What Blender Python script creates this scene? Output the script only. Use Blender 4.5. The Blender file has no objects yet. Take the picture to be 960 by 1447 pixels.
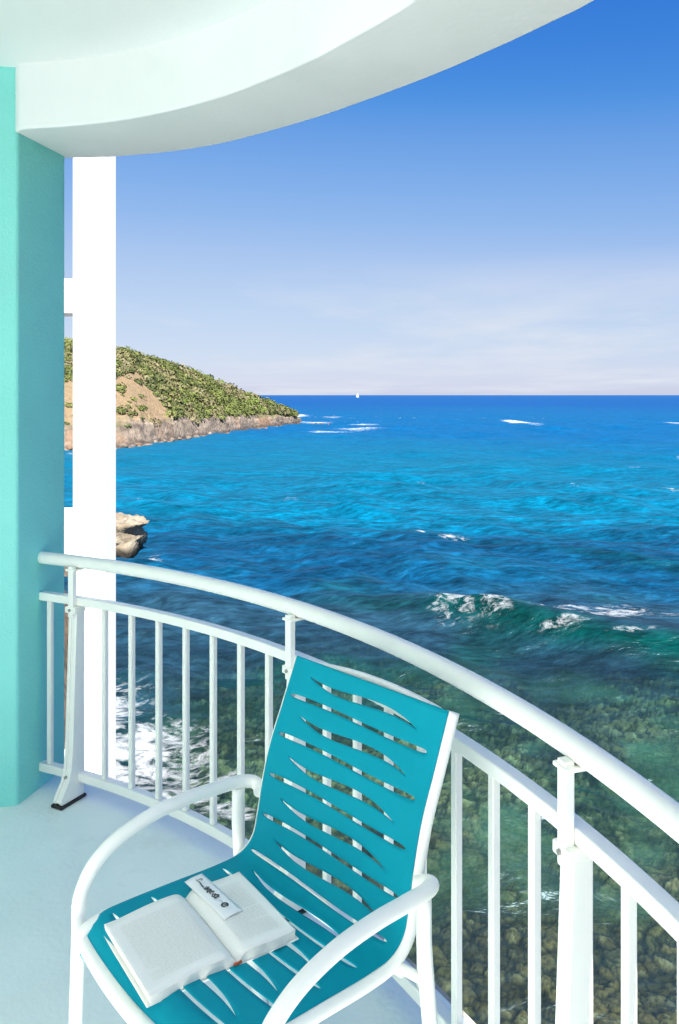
import bpy, bmesh, math, random
import numpy as np
from mathutils import Vector, Matrix
random.seed(7); rng = np.random.default_rng(11)
PI = math.pi
SC = bpy.context.scene
COL = SC.collection

# ------------------------------------------------------------------ camera
EYE = 1.55                      # metres above the balcony floor
FPX, CX, HY = 1150.0, 480.0, 558.0   # photograph: focal length, principal column, horizon row (960 x 1447)
cam = bpy.data.cameras.new('camera'); camo = bpy.data.objects.new('camera', cam); COL.objects.link(camo)
cam.sensor_fit = 'VERTICAL'; cam.sensor_height = 36.0; cam.sensor_width = 36.0
cam.lens = 36.0 * FPX / 1447.0
cam.shift_y = -(723.5 - HY) / 1447.0
cam.clip_start = 0.02; cam.clip_end = 60000
camo.location = (0, 0, EYE); camo.rotation_euler = (PI / 2, 0, 0)
SC.camera = camo

# ------------------------------------------------------------------ sun, sky, exposure
EXPO = 1.7
SUN_EL = math.radians(47.0)
SUN_AZ = math.radians(162.0)    # clockwise from the view direction (+Y): behind and to the right
SUN_DIR = Vector((math.sin(SUN_AZ) * math.cos(SUN_EL), math.cos(SUN_AZ) * math.cos(SUN_EL), math.sin(SUN_EL)))
sun = bpy.data.lights.new('sun', 'SUN'); suno = bpy.data.objects.new('sun', sun); COL.objects.link(suno)
sun.energy = 5.0; sun.angle = math.radians(0.53); sun.color = (1.0, 0.95, 0.88)
suno.rotation_euler = (-SUN_DIR).to_track_quat('-Z', 'Y').to_euler()
suno.location = (3, -6, 12)

W = bpy.data.worlds.new('World'); SC.world = W; W.use_nodes = True
nt = W.node_tree; nt.nodes.clear()
def N(t, kind, **kw):
    n = t.nodes.new(kind)
    for k, v in kw.items():
        if k.startswith('i_'):
            n.inputs[k[2:].replace('_', ' ')].default_value = v
        else: setattr(n, k, v)
    return n
wo = N(nt, 'ShaderNodeOutputWorld'); bg = N(nt, 'ShaderNodeBackground')
sky = N(nt, 'ShaderNodeTexSky', sky_type='NISHITA', sun_disc=False)
sky.sun_elevation = SUN_EL; sky.sun_rotation = SUN_AZ
sky.altitude = 0; sky.air_density = 0.8; sky.dust_density = 0.5; sky.ozone_density = 6.0
bg.inputs['Strength'].default_value = 0.085
# thin high cloud: stretched noise on a flat layer, the same all round the horizon
tc = N(nt, 'ShaderNodeTexCoord'); sep = N(nt, 'ShaderNodeSeparateXYZ')
nt.links.new(tc.outputs['Generated'], sep.inputs[0])
zadd = N(nt, 'ShaderNodeMath', operation='MAXIMUM'); zadd.inputs[1].default_value = 0.0
zp = N(nt, 'ShaderNodeMath', operation='ADD'); zp.inputs[1].default_value = 0.045
nt.links.new(sep.outputs['Z'], zadd.inputs[0]); nt.links.new(zadd.outputs[0], zp.inputs[0])
dx = N(nt, 'ShaderNodeMath', operation='DIVIDE'); dy = N(nt, 'ShaderNodeMath', operation='DIVIDE')
nt.links.new(sep.outputs['X'], dx.inputs[0]); nt.links.new(zp.outputs[0], dx.inputs[1])
nt.links.new(sep.outputs['Y'], dy.inputs[0]); nt.links.new(zp.outputs[0], dy.inputs[1])
cb = N(nt, 'ShaderNodeCombineXYZ'); nt.links.new(dx.outputs[0], cb.inputs[0]); nt.links.new(dy.outputs[0], cb.inputs[1])
cn = N(nt, 'ShaderNodeTexNoise'); cn.inputs['Scale'].default_value = 0.30; cn.inputs['Detail'].default_value = 7; cn.inputs['Roughness'].default_value = 0.6
mpn = N(nt, 'ShaderNodeMapping'); mpn.inputs['Location'].default_value = (3.3, 7.7, 0); mpn.inputs['Scale'].default_value = (0.9, 0.55, 1)
nt.links.new(cb.outputs[0], mpn.inputs[0]); nt.links.new(mpn.outputs[0], cn.inputs['Vector'])
cr = N(nt, 'ShaderNodeMapRange'); cr.inputs['From Min'].default_value = 0.47; cr.inputs['From Max'].default_value = 0.64
cr.inputs['To Min'].default_value = 0.0; cr.inputs['To Max'].default_value = 0.8
nt.links.new(cn.outputs['Fac'], cr.inputs['Value'])
thin = N(nt, 'ShaderNodeMapRange'); thin.inputs['From Min'].default_value = 0.17; thin.inputs['From Max'].default_value = 0.07
nt.links.new(sep.outputs['Z'], thin.inputs['Value'])
cm = N(nt, 'ShaderNodeMath', operation='MULTIPLY'); nt.links.new(cr.outputs[0], cm.inputs[0]); nt.links.new(thin.outputs[0], cm.inputs[1])
cmix = N(nt, 'ShaderNodeMix', data_type='RGBA'); cmix.inputs['B'].default_value = (0.76, 0.80, 0.89, 1)
# the photograph's colour grade of the sky: one tone curve per channel, the same in every direction
KSKY = 0.085 * 2 ** EXPO
gm = N(nt, 'ShaderNodeGamma'); gm.inputs['Gamma'].default_value = 0.6; nt.links.new(sky.outputs[0], gm.inputs['Color'])
sc1 = N(nt, 'ShaderNodeVectorMath', operation='SCALE'); sc1.inputs['Scale'].default_value = KSKY; nt.links.new(gm.outputs[0], sc1.inputs[0])
cv = N(nt, 'ShaderNodeRGBCurve'); nt.links.new(sc1.outputs[0], cv.inputs['Color'])
for ch, pts in enumerate(([(0, 0), (0.15, 0.006), (0.255, 0.055), (0.301, 0.155), (0.361, 0.275), (0.456, 0.45), (0.652, 0.62), (1, 0.85)],
                          [(0, 0), (0.25, 0.10), (0.371, 0.235), (0.44, 0.36), (0.527, 0.48), (0.645, 0.61), (0.745, 0.685), (0.815, 0.72), (1, 0.85)],
                          [(0, 0), (0.4, 0.52), (0.578, 0.72), (0.665, 0.79), (0.767, 0.845), (0.871, 0.875), (1, 0.91)])):
    c_ = cv.mapping.curves[ch]
    c_.points[0].location = pts[0]; c_.points[1].location = pts[-1]
    for p_ in pts[1:-1]: c_.points.new(*p_)
cv.mapping.update()
nt.links.new(cm.outputs[0], cmix.inputs['Factor']); nt.links.new(cv.outputs[0], cmix.inputs['A'])
sc2 = N(nt, 'ShaderNodeVectorMath', operation='SCALE'); sc2.inputs['Scale'].default_value = 1.0 / KSKY; nt.links.new(cmix.outputs['Result'], sc2.inputs[0])
nt.links.new(sc2.outputs[0], bg.inputs['Color']); nt.links.new(bg.outputs[0], wo.inputs[0])

SC.view_settings.view_transform = 'Standard'; SC.view_settings.look = 'None'
SC.view_settings.exposure = EXPO; SC.view_settings.gamma = 1.0
try: SC.view_settings.use_curve_mapping = False
except Exception: pass
SC.render.engine = 'CYCLES'
SC.cycles.max_bounces = 9; SC.cycles.diffuse_bounces = 6; SC.cycles.glossy_bounces = 4
SC.cycles.transparent_max_bounces = 12
SC.cycles.caustics_reflective = False; SC.cycles.caustics_refractive = False
SC.cycles.sample_clamp_indirect = 6.0
try:
    SC.cycles.use_denoising = True; SC.cycles.denoiser = 'OPENIMAGEDENOISE'
except Exception: pass

SEA = -8.5                      # sea level relative to the balcony floor
HS = EYE - SEA

# ------------------------------------------------------------------ helpers
def tag(o, label=None, cat=None, group=None, kind=None):
    if label: o['label'] = label
    if cat: o['category'] = cat
    if group: o['group'] = group
    if kind: o['kind'] = kind
    return o
def empty(name, loc=(0, 0, 0), rz=0.0):
    o = bpy.data.objects.new(name, None); COL.objects.link(o); o.location = loc; o.rotation_euler = (0, 0, rz)
    o.empty_display_size = 0.1
    return o
def link(name, me, m=None, parent=None, smooth=False):
    if m is not None:
        me.materials.clear(); me.materials.append(m)
    if smooth:
        me.polygons.foreach_set('use_smooth', [True] * len(me.polygons))
    o = bpy.data.objects.new(name, me); COL.objects.link(o)
    if parent: o.parent = parent
    return o
def pydata(name, V, Fc, m=None, parent=None, smooth=False):
    me = bpy.data.meshes.new(name); me.from_pydata([tuple(map(float, v)) for v in V], [], [tuple(map(int, f)) for f in Fc]); me.update()
    return link(name, me, m, parent, smooth)
def fast_mesh(name, V, Q):
    """V (n,3), Q (m,k) with k = 3 or 4"""
    V = np.asarray(V, np.float32); Q = np.asarray(Q, np.int32); k = Q.shape[1]
    me = bpy.data.meshes.new(name)
    me.vertices.add(len(V)); me.vertices.foreach_set('co', V.ravel())
    me.loops.add(Q.size); me.loops.foreach_set('vertex_index', Q.ravel())
    me.polygons.add(len(Q)); me.polygons.foreach_set('loop_start', np.arange(0, Q.size, k, dtype=np.int32))
    me.polygons.foreach_set('loop_total', np.full(len(Q), k, np.int32))
    me.update(calc_edges=True)
    return me
def grid_quads(nr, nc):
    i = np.arange(nr - 1)[:, None] * nc + np.arange(nc - 1)[None, :]
    return np.stack([i, i + 1, i + nc + 1, i + nc], -1).reshape(-1, 4)
def bevel(o, w=0.004, seg=2, angle=35):
    b = o.modifiers.new('bevel', 'BEVEL'); b.width = w; b.segments = seg; b.limit_method = 'ANGLE'; b.angle_limit = math.radians(angle)
    return o
def prism(name, poly, z0, z1, m, parent=None, bev=0.0, seg=2, smooth=False):
    n = len(poly)
    a = sum(poly[i][0] * poly[(i + 1) % n][1] - poly[(i + 1) % n][0] * poly[i][1] for i in range(n))
    if a < 0: poly = list(reversed(poly))
    V = [(x, y, z0) for x, y in poly] + [(x, y, z1) for x, y in poly]
    Fc = [tuple(reversed(range(n))), tuple(range(n, 2 * n))] + [(i, (i + 1) % n, n + (i + 1) % n, n + i) for i in range(n)]
    me = bpy.data.meshes.new(name); me.from_pydata(V, [], Fc); me.update()
    o = link(name, me, m, parent)
    if bev: bevel(o, bev, seg)
    return o
def box(name, x0, x1, y0, y1, z0, z1, m, parent=None, bev=0.0):
    return prism(name, [(x0, y0), (x1, y0), (x1, y1), (x0, y1)], z0, z1, m, parent, bev)
def catmull(P, n=10, closed=False):
    P = [np.array(p, float) for p in P]; out = []
    Q = [2 * P[0] - P[1]] + P + [2 * P[-1] - P[-2]]
    for i in range(1, len(Q) - 2):
        p0, p1, p2, p3 = Q[i - 1:i + 3]
        for k in range(n):
            t = k / n
            out.append(0.5 * ((2 * p1) + (-p0 + p2) * t + (2 * p0 - 5 * p1 + 4 * p2 - p3) * t * t + (-p0 + 3 * p1 - 3 * p2 + p3) * t ** 3))
    out.append(P[-1]); return np.array(out)
def tube_mesh(path, r, seg=14, ry=None, caps=True, up0=None):
    P = np.asarray(path, float); n = len(P)
    T = np.gradient(P, axis=0); T /= np.linalg.norm(T, axis=1)[:, None]
    u = np.array(up0 if up0 is not None else (0, 0, 1.0)); 
    if abs(T[0] @ u) > 0.95: u = np.array((0, 1.0, 0))
    rr = np.full(n, r) if np.isscalar(r) else np.asarray(r)
    V = []; ang = np.linspace(0, 2 * PI, seg, endpoint=False)
    for i in range(n):
        u = u - T[i] * (u @ T[i]); u /= np.linalg.norm(u); s = np.cross(T[i], u)
        k = 1.0 if ry is None else ry
        V.append(P[i] + rr[i] * (np.cos(ang)[:, None] * s + k * np.sin(ang)[:, None] * u))
    V = np.concatenate(V); F_ = []
    for i in range(n - 1):
        for j in range(seg):
            a, b = i * seg + j, i * seg + (j + 1) % seg
            F_.append((a, b, b + seg, a + seg))
    if caps:
        F_.append(tuple(reversed(range(seg)))); F_.append(tuple(range((n - 1) * seg, n * seg)))
    me = bpy.data.meshes.new('tube'); me.from_pydata([tuple(v) for v in V], [], F_); me.update()
    for p in me.polygons: p.use_smooth = len(p.vertices) == 4
    return me
def tube(name, path, r, m, parent=None, **kw):
    me = tube_mesh(path, r, **kw); me.name = name; return link(name, me, m, parent)

# value noise
def _h(ix, iy, iz, seed):
    n = (ix * 374761393 + iy * 668265263 + iz * 2147483647 + seed * 1274126177) & 0xFFFFFFFF
    n = ((n ^ (n >> 13)) * 1274126177) & 0xFFFFFFFF
    return ((n ^ (n >> 16)) & 0xFFFF) / 65535.0
def vnoise(x, y, z=0.0, seed=0):
    x, y, z = np.broadcast_arrays(np.asarray(x, float), np.asarray(y, float), np.asarray(z, float))
    xi, yi, zi = np.floor(x).astype(np.int64), np.floor(y).astype(np.int64), np.floor(z).astype(np.int64)
    fx, fy, fz = x - xi, y - yi, z - zi
    fx, fy, fz = [f * f * f * (f * (f * 6 - 15) + 10) for f in (fx, fy, fz)]
    r = 0
    for a in (0, 1):
        for b in (0, 1):
            for c in (0, 1):
                r = r + _h(xi + a, yi + b, zi + c, seed) * (fx if a else 1 - fx) * (fy if b else 1 - fy) * (fz if c else 1 - fz)
    return r * 2 - 1
def fbm(x, y, z=0.0, oct=4, seed=0, gain=0.5):
    r = 0; a = 1.0; f = 1.0; t = 0
    for k in range(oct):
        r = r + a * vnoise(np.asarray(x) * f, np.asarray(y) * f, np.asarray(z) * f, seed + k * 17); t += a; a *= gain; f *= 2.03
    return r / t
def worley(x, y, seed=0):
    xi, yi = np.floor(x).astype(np.int64), np.floor(y).astype(np.int64)
    d1 = np.full(np.shape(x), 9.0); d2 = d1.copy(); cid = np.zeros(np.shape(x))
    for a in (-1, 0, 1):
        for b in (-1, 0, 1):
            px = xi + a + _h(xi + a, yi + b, 0, seed); py = yi + b + _h(xi + a, yi + b, 1, seed)
            d = np.hypot(px - x, py - y); c = _h(xi + a, yi + b, 2, seed)
            m1 = d < d1
            d2 = np.where(m1, d1, np.minimum(d2, d)); cid = np.where(m1, c, cid); d1 = np.where(m1, d, d1)
    return d1, d2, cid
def sstep(a, b, x):
    t = np.clip((np.asarray(x, float) - a) / (b - a), 0, 1); return t * t * (3 - 2 * t)
def sea_at(px, py):
    D = FPX * HS / (py - HY); return ((px - CX) / FPX * D, D)

# ------------------------------------------------------------------ materials
def new_mat(name):
    m = bpy.data.materials.new(name); m.use_nodes = True; t = m.node_tree
    b = t.nodes['Principled BSDF']; return m, t, b
def surf(name, col, rough=0.5, var=0.06, scale=6.0, bump=0.0, bscale=60.0, spec=0.5, detail=4, stain=None, metal=0.0, dist=0.002):
    """painted or plain surface: base colour with soft procedural variation and a fine relief"""
    m, t, b = new_mat(name)
    geo = N(t, 'ShaderNodeTexCoord'); n1 = N(t, 'ShaderNodeTexNoise'); n1.inputs['Scale'].default_value = scale; n1.inputs['Detail'].default_value = detail
    t.links.new(geo.outputs['Object'], n1.inputs['Vector'])
    mr = N(t, 'ShaderNodeMapRange'); mr.inputs['From Min'].default_value = 0.3; mr.inputs['From Max'].default_value = 0.7
    mr.inputs['To Min'].default_value = 1 - var; mr.inputs['To Max'].default_value = 1 + var
    t.links.new(n1.outputs['Fac'], mr.inputs['Value'])
    vm = N(t, 'ShaderNodeVectorMath', operation='SCALE'); vm.inputs[0].default_value = col[:3]
    t.links.new(mr.outputs[0], vm.inputs['Scale'])
    last = vm.outputs[0]
    if stain:
        n2 = N(t, 'ShaderNodeTexNoise'); n2.inputs['Scale'].default_value = stain[1]; n2.inputs['Detail'].default_value = 8; n2.inputs['Roughness'].default_value = 0.7
        t.links.new(geo.outputs['Object'], n2.inputs['Vector'])
        r2 = N(t, 'ShaderNodeMapRange'); r2.inputs['From Min'].default_value = stain[2]; r2.inputs['From Max'].default_value = stain[2] + 0.15; r2.inputs['To Max'].default_value = stain[3]
        t.links.new(n2.outputs['Fac'], r2.inputs['Value'])
        mx = N(t, 'ShaderNodeMix', data_type='RGBA'); mx.inputs['B'].default_value = (*stain[0], 1)
        t.links.new(r2.outputs[0], mx.inputs['Factor']); t.links.new(last, mx.inputs['A']); last = mx.outputs['Result']
    t.links.new(last, b.inputs['Base Color'])
    b.inputs['Roughness'].default_value = rough; b.inputs['Specular IOR Level'].default_value = spec; b.inputs['Metallic'].default_value = metal
    if bump:
        n3 = N(t, 'ShaderNodeTexNoise'); n3.inputs['Scale'].default_value = bscale; n3.inputs['Detail'].default_value = 5
        t.links.new(geo.outputs['Object'], n3.inputs['Vector'])
        bp = N(t, 'ShaderNodeBump'); bp.inputs['Strength'].default_value = bump; bp.inputs['Distance'].default_value = dist
        t.links.new(n3.outputs['Fac'], bp.inputs['Height']); t.links.new(bp.outputs[0], b.inputs['Normal'])
    return m
M = {}
M['ceiling'] = surf('ceiling_paint', (0.85, 0.86, 0.86), 0.75, 0.02, 1.5, 0.25, 55, stain=((0.78, 0.79, 0.80), 1.4, 0.55, 0.5), dist=0.004)
M['beam'] = surf('beam_paint', (0.85, 0.86, 0.86), 0.75, 0.03, 2.0, 0.22, 45, stain=((0.76, 0.78, 0.78), 1.8, 0.55, 0.5), dist=0.004)
M['teal'] = surf('teal_wall_paint', (0.235, 0.72, 0.66), 0.6, 0.06, 1.6, 0.8, 110, stain=((0.26, 0.66, 0.62), 2.2, 0.55, 0.5), dist=0.003)
M['facade'] = surf('white_wall_paint', (0.82, 0.82, 0.80), 0.7, 0.03, 1.2, 0.3, 70)
M['floor'] = surf('pale_painted_concrete', (0.80, 0.875, 0.84), 0.55, 0.05, 2.2, 0.5, 60, stain=((0.60, 0.64, 0.62), 4.0, 0.55, 0.45), dist=0.003)
M['edge'] = surf('weathered_slab_edge', (0.45, 0.43, 0.38), 0.85, 0.2, 18, 0.6, 40, stain=((0.22, 0.16, 0.10), 14, 0.5, 0.7))
M['rail'] = surf('white_powder_coat', (0.86, 0.87, 0.82), 0.32, 0.03, 9, 0.0, 160, stain=((0.62, 0.52, 0.38), 22, 0.70, 0.5))
M['foot'] = surf('black_rubber', (0.02, 0.02, 0.022), 0.7)
M['bolt'] = surf('dull_bolt_metal', (0.35, 0.34, 0.32), 0.45, metal=0.7)
M['chair_frame'] = surf('white_chair_tube', (0.87, 0.88, 0.83), 0.3, 0.015, 8, 0.0, 200)
M['cap'] = surf('grey_plastic_cap', (0.55, 0.57, 0.57), 0.5)
M['paper'] = surf('book_paper', (0.92, 0.91, 0.86), 0.8, 0.015, 14, 0.1, 200)
M['page_edge'] = surf('page_edges', (0.80, 0.78, 0.72), 0.85, 0.06, 90)
M['ink'] = surf('faint_grey_print', (0.84, 0.83, 0.78), 0.85, 0.1, 400)
M['cover'] = surf('white_book_cover', (0.78, 0.78, 0.75), 0.5, 0.03, 30)
M['spine_band'] = surf('rust_headband', (0.45, 0.10, 0.04), 0.7)
M['card'] = surf('glossy_card', (0.87, 0.88, 0.87), 0.35, 0.01)
M['card_ink'] = surf('dark_green_grey_ink', (0.05, 0.065, 0.06), 0.5, 0.4, 160)
M['column'] = surf('white_render', (0.80, 0.80, 0.78), 0.8, 0.03, 0.8, 0.3, 30)
M['slab_tile'] = surf('pale_beige_slab', (0.62, 0.55, 0.47), 0.8, 0.05, 3)

def sling_material():
    m, t, b = new_mat('teal_sling_fabric')
    tc_ = N(t, 'ShaderNodeTexCoord')
    w1 = N(t, 'ShaderNodeTexWave', wave_type='BANDS', bands_direction='X'); w1.inputs['Scale'].default_value = 320
    w2 = N(t, 'ShaderNodeTexWave', wave_type='BANDS', bands_direction='Y'); w2.inputs['Scale'].default_value = 320
    uv = N(t, 'ShaderNodeUVMap')
    for w in (w1, w2): t.links.new(uv.outputs[0], w.inputs['Vector'])
    ad = N(t, 'ShaderNodeMath', operation='ADD'); t.links.new(w1.outputs['Fac'], ad.inputs[0]); t.links.new(w2.outputs['Fac'], ad.inputs[1])
    bp = N(t, 'ShaderNodeBump'); bp.inputs['Strength'].default_value = 0.25; bp.inputs['Distance'].default_value = 0.0006
    t.links.new(ad.outputs[0], bp.inputs['Height']); t.links.new(bp.outputs[0], b.inputs['Normal'])
    n1 = N(t, 'ShaderNodeTexNoise'); n1.inputs['Scale'].default_value = 7; n1.inputs['Detail'].default_value = 5
    t.links.new(tc_.outputs['Object'], n1.inputs['Vector'])
    mr = N(t, 'ShaderNodeMapRange'); mr.inputs['To Min'].default_value = 0.92; mr.inputs['To Max'].default_value = 1.08
    t.links.new(n1.outputs['Fac'], mr.inputs['Value'])
    vm = N(t, 'ShaderNodeVectorMath', operation='SCALE'); vm.inputs[0].default_value = (0.000, 0.285, 0.385)
    t.links.new(mr.outputs[0], vm.inputs['Scale']); t.links.new(vm.outputs[0], b.inputs['Base Color'])
    b.inputs['Roughness'].default_value = 0.6; b.inputs['Specular IOR Level'].default_value = 0.12
    return m
M['sling'] = sling_material()

def attr_material(name, attr='col', rough=0.9, nscale=2.0, var=0.25, bump=0.6, bscale=3.0, dist=0.1, spec=0.2, detail=6):
    m, t, b = new_mat(name)
    at = N(t, 'ShaderNodeAttribute', attribute_name=attr)
    geo = N(t, 'ShaderNodeNewGeometry')
    n1 = N(t, 'ShaderNodeTexNoise'); n1.inputs['Scale'].default_value = nscale; n1.inputs['Detail'].default_value = detail; n1.inputs['Roughness'].default_value = 0.65
    t.links.new(geo.outputs['Position'], n1.inputs['Vector'])
    mr = N(t, 'ShaderNodeMapRange'); mr.inputs['From Min'].default_value = 0.25; mr.inputs['From Max'].default_value = 0.75
    mr.inputs['To Min'].default_value = 1 - var; mr.inputs['To Max'].default_value = 1 + var
    t.links.new(n1.outputs['Fac'], mr.inputs['Value'])
    vm = N(t, 'ShaderNodeVectorMath', operation='SCALE'); t.links.new(at.outputs['Color'], vm.inputs[0]); t.links.new(mr.outputs[0], vm.inputs['Scale'])
    t.links.new(vm.outputs[0], b.inputs['Base Color']); b.inputs['Roughness'].default_value = rough; b.inputs['Specular IOR Level'].default_value = spec
    if bump:
        n3 = N(t, 'ShaderNodeTexNoise'); n3.inputs['Scale'].default_value = bscale; n3.inputs['Detail'].default_value = 6
        t.links.new(geo.outputs['Position'], n3.inputs['Vector'])
        bp = N(t, 'ShaderNodeBump'); bp.inputs['Strength'].default_value = bump; bp.inputs['Distance'].default_value = dist
        t.links.new(n3.outputs['Fac'], bp.inputs['Height']); t.links.new(bp.outputs[0], b.inputs['Normal'])
    return m
def set_col(me, C, name='col'):
    a = me.color_attributes.new(name, 'FLOAT_COLOR', 'POINT')
    C = np.asarray(C, np.float32); C4 = np.ones((len(C), 4), np.float32); C4[:, :3] = C
    a.data.foreach_set('color', C4.ravel())
def set_float(me, v, name):
    a = me.attributes.new(name, 'FLOAT', 'POINT'); a.data.foreach_set('value', np.asarray(v, np.float32))

def sea_material():
    m = bpy.data.materials.new('sea_water'); m.use_nodes = True; t = m.node_tree; t.nodes.clear(); L = t.links.new
    out = N(t, 'ShaderNodeOutputMaterial'); geo = N(t, 'ShaderNodeNewGeometry')
    body = N(t, 'ShaderNodeAttribute', attribute_name='body'); foam = N(t, 'ShaderNodeAttribute', attribute_name='foam'); clear = N(t, 'ShaderNodeAttribute', attribute_name='clear')
    # ripples: three sizes, longer along the crests
    mp = N(t, 'ShaderNodeMapping'); mp.inputs['Rotation'].default_value = (0, 0, math.radians(32)); mp.inputs['Scale'].default_value = (0.55, 1.25, 1.0)
    L(geo.outputs['Position'], mp.inputs[0])
    hs = []
    for sc_, amp, det in ((0.35, 0.45, 4), (1.2, 0.19, 4), (4.0, 0.036, 3)):
        n = N(t, 'ShaderNodeTexNoise'); n.inputs['Scale'].default_value = sc_; n.inputs['Detail'].default_value = det; n.inputs['Roughness'].default_value = 0.55; n.inputs['Distortion'].default_value = 0.4
        L(mp.outputs[0], n.inputs['Vector'])
        mu = N(t, 'ShaderNodeMath', operation='MULTIPLY'); mu.inputs[1].default_value = amp; L(n.outputs['Fac'], mu.inputs[0]); hs.append(mu)
    a1 = N(t, 'ShaderNodeMath', operation='ADD'); L(hs[0].outputs[0], a1.inputs[0]); L(hs[1].outputs[0], a1.inputs[1])
    a2 = N(t, 'ShaderNodeMath', operation='ADD'); L(a1.outputs[0], a2.inputs[0]); L(hs[2].outputs[0], a2.inputs[1])
    bp = N(t, 'ShaderNodeBump'); bp.inputs['Strength'].default_value = 1.0; bp.inputs['Distance'].default_value = 1.0
    L(a2.outputs[0], bp.inputs['Height'])
    # body colour; its mottling paints in ripple shading and sky flecks
    prods = []
    for sc_, lo, hi in ((0.22, 0.80, 1.22), (0.8, 0.58, 1.40), (2.6, 0.64, 1.36)):
        n1 = N(t, 'ShaderNodeTexNoise'); n1.inputs['Scale'].default_value = sc_; n1.inputs['Detail'].default_value = 6; n1.inputs['Roughness'].default_value = 0.62
        L(mp.outputs[0], n1.inputs['Vector'])
        mr = N(t, 'ShaderNodeMapRange'); mr.inputs['From Min'].default_value = 0.36; mr.inputs['From Max'].default_value = 0.64; mr.inputs['To Min'].default_value = lo; mr.inputs['To Max'].default_value = hi
        L(n1.outputs['Fac'], mr.inputs['Value']); prods.append(mr)
    mr0 = N(t, 'ShaderNodeMath', operation='MULTIPLY'); L(prods[0].outputs[0], mr0.inputs[0]); L(prods[1].outputs[0], mr0.inputs[1])
    mr = N(t, 'ShaderNodeMath', operation='MULTIPLY'); L(mr0.outputs[0], mr.inputs[0]); L(prods[2].outputs[0], mr.inputs[1])
    chop = N(t, 'ShaderNodeAttribute', attribute_name='chop'); mc = N(t, 'ShaderNodeMix', data_type='FLOAT'); mc.inputs[2].default_value = 1.0
    L(chop.outputs['Fac'], mc.inputs[0]); L(mr.outputs[0], mc.inputs[3])
    vm = N(t, 'ShaderNodeVectorMath', operation='SCALE'); L(body.outputs['Color'], vm.inputs[0]); L(mc.outputs[0], vm.inputs['Scale'])
    dif = N(t, 'ShaderNodeBsdfDiffuse'); L(vm.outputs[0], dif.inputs['Color']); L(bp.outputs[0], dif.inputs['Normal'])
    tr = N(t, 'ShaderNodeBsdfTransparent'); tn = N(t, 'ShaderNodeAttribute', attribute_name='tint'); L(tn.outputs['Color'], tr.inputs['Color'])
    m1 = N(t, 'ShaderNodeMixShader'); L(clear.outputs['Fac'], m1.inputs[0]); L(dif.outputs[0], m1.inputs[1]); L(tr.outputs[0], m1.inputs[2])
    gl = N(t, 'ShaderNodeBsdfGlossy'); gl.inputs['Roughness'].default_value = 0.38; gl.inputs['Color'].default_value = (0.62, 0.86, 1, 1); L(bp.outputs[0], gl.inputs['Normal'])
    fr = N(t, 'ShaderNodeFresnel'); fr.inputs['IOR'].default_value = 1.33; L(bp.outputs[0], fr.inputs['Normal'])
    cap = N(t, 'ShaderNodeMapRange'); cap.inputs['From Min'].default_value = 0.02; cap.inputs['From Max'].default_value = 1.0; cap.inputs['To Min'].default_value = 0.02; cap.inputs['To Max'].default_value = 0.15
    L(fr.outputs[0], cap.inputs['Value'])
    m2 = N(t, 'ShaderNodeMixShader'); L(cap.outputs[0], m2.inputs[0]); L(m1.outputs[0], m2.inputs[1]); L(gl.outputs[0], m2.inputs[2])
    # foam: lacy threshold on warped noise
    mpf = N(t, 'ShaderNodeMapping'); mpf.inputs['Rotation'].default_value = (0, 0, math.radians(32)); mpf.inputs['Scale'].default_value = (0.8, 1.2, 1.0); L(geo.outputs['Position'], mpf.inputs[0])
    nf = N(t, 'ShaderNodeTexNoise'); nf.inputs['Scale'].default_value = 1.5; nf.inputs['Detail'].default_value = 10; nf.inputs['Roughness'].default_value = 0.72; nf.inputs['Distortion'].default_value = 0.5
    L(mpf.outputs[0], nf.inputs['Vector'])
    nr = N(t, 'ShaderNodeTexNoise'); nr.inputs['Scale'].default_value = 1.0; nr.inputs['Detail'].default_value = 6; nr.inputs['Roughness'].default_value = 0.6; nr.inputs['Distortion'].default_value = 1.0
    L(mpf.outputs[0], nr.inputs['Vector'])
    nv = N(t, 'ShaderNodeMath', operation='SUBTRACT'); nv.inputs[1].default_value = 0.5; L(nr.outputs['Fac'], nv.inputs[0])
    nb = N(t, 'ShaderNodeMath', operation='ABSOLUTE'); L(nv.outputs[0], nb.inputs[0])
    th = N(t, 'ShaderNodeMath', operation='MULTIPLY_ADD'); th.inputs[1].default_value = 2.0; L(nf.outputs['Fac'], th.inputs[0]); L(foam.outputs['Fac'], th.inputs[2])
    t2 = N(t, 'ShaderNodeMath', operation='MULTIPLY_ADD'); t2.inputs[1].default_value = -2.6; L(nb.outputs[0], t2.inputs[0]); L(th.outputs[0], t2.inputs[2])
    fm = N(t, 'ShaderNodeMapRange'); fm.inputs['From Min'].default_value = 1.10; fm.inputs['From Max'].default_value = 1.62; L(t2.outputs[0], fm.inputs['Value'])
    ga = N(t, 'ShaderNodeMapRange'); ga.inputs['From Min'].default_value = 0.06; ga.inputs['From Max'].default_value = 0.22; L(foam.outputs['Fac'], ga.inputs['Value'])
    fx = N(t, 'ShaderNodeMath', operation='MULTIPLY'); L(fm.outputs[0], fx.inputs[0]); L(ga.outputs[0], fx.inputs[1])
    fd = N(t, 'ShaderNodeBsdfDiffuse'); fd.inputs['Color'].default_value = (0.36, 0.39, 0.41, 1)
    fb = N(t, 'ShaderNodeBump'); fb.inputs['Strength'].default_value = 0.8; fb.inputs['Distance'].default_value = 0.25; L(nf.outputs['Fac'], fb.inputs['Height']); L(fb.outputs[0], fd.inputs['Normal'])
    m3 = N(t, 'ShaderNodeMixShader'); L(fx.outputs[0], m3.inputs[0]); L(m2.outputs[0], m3.inputs[1]); L(fd.outputs[0], m3.inputs[2])
    L(m3.outputs[0], out.inputs['Surface'])
    return m

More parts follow.
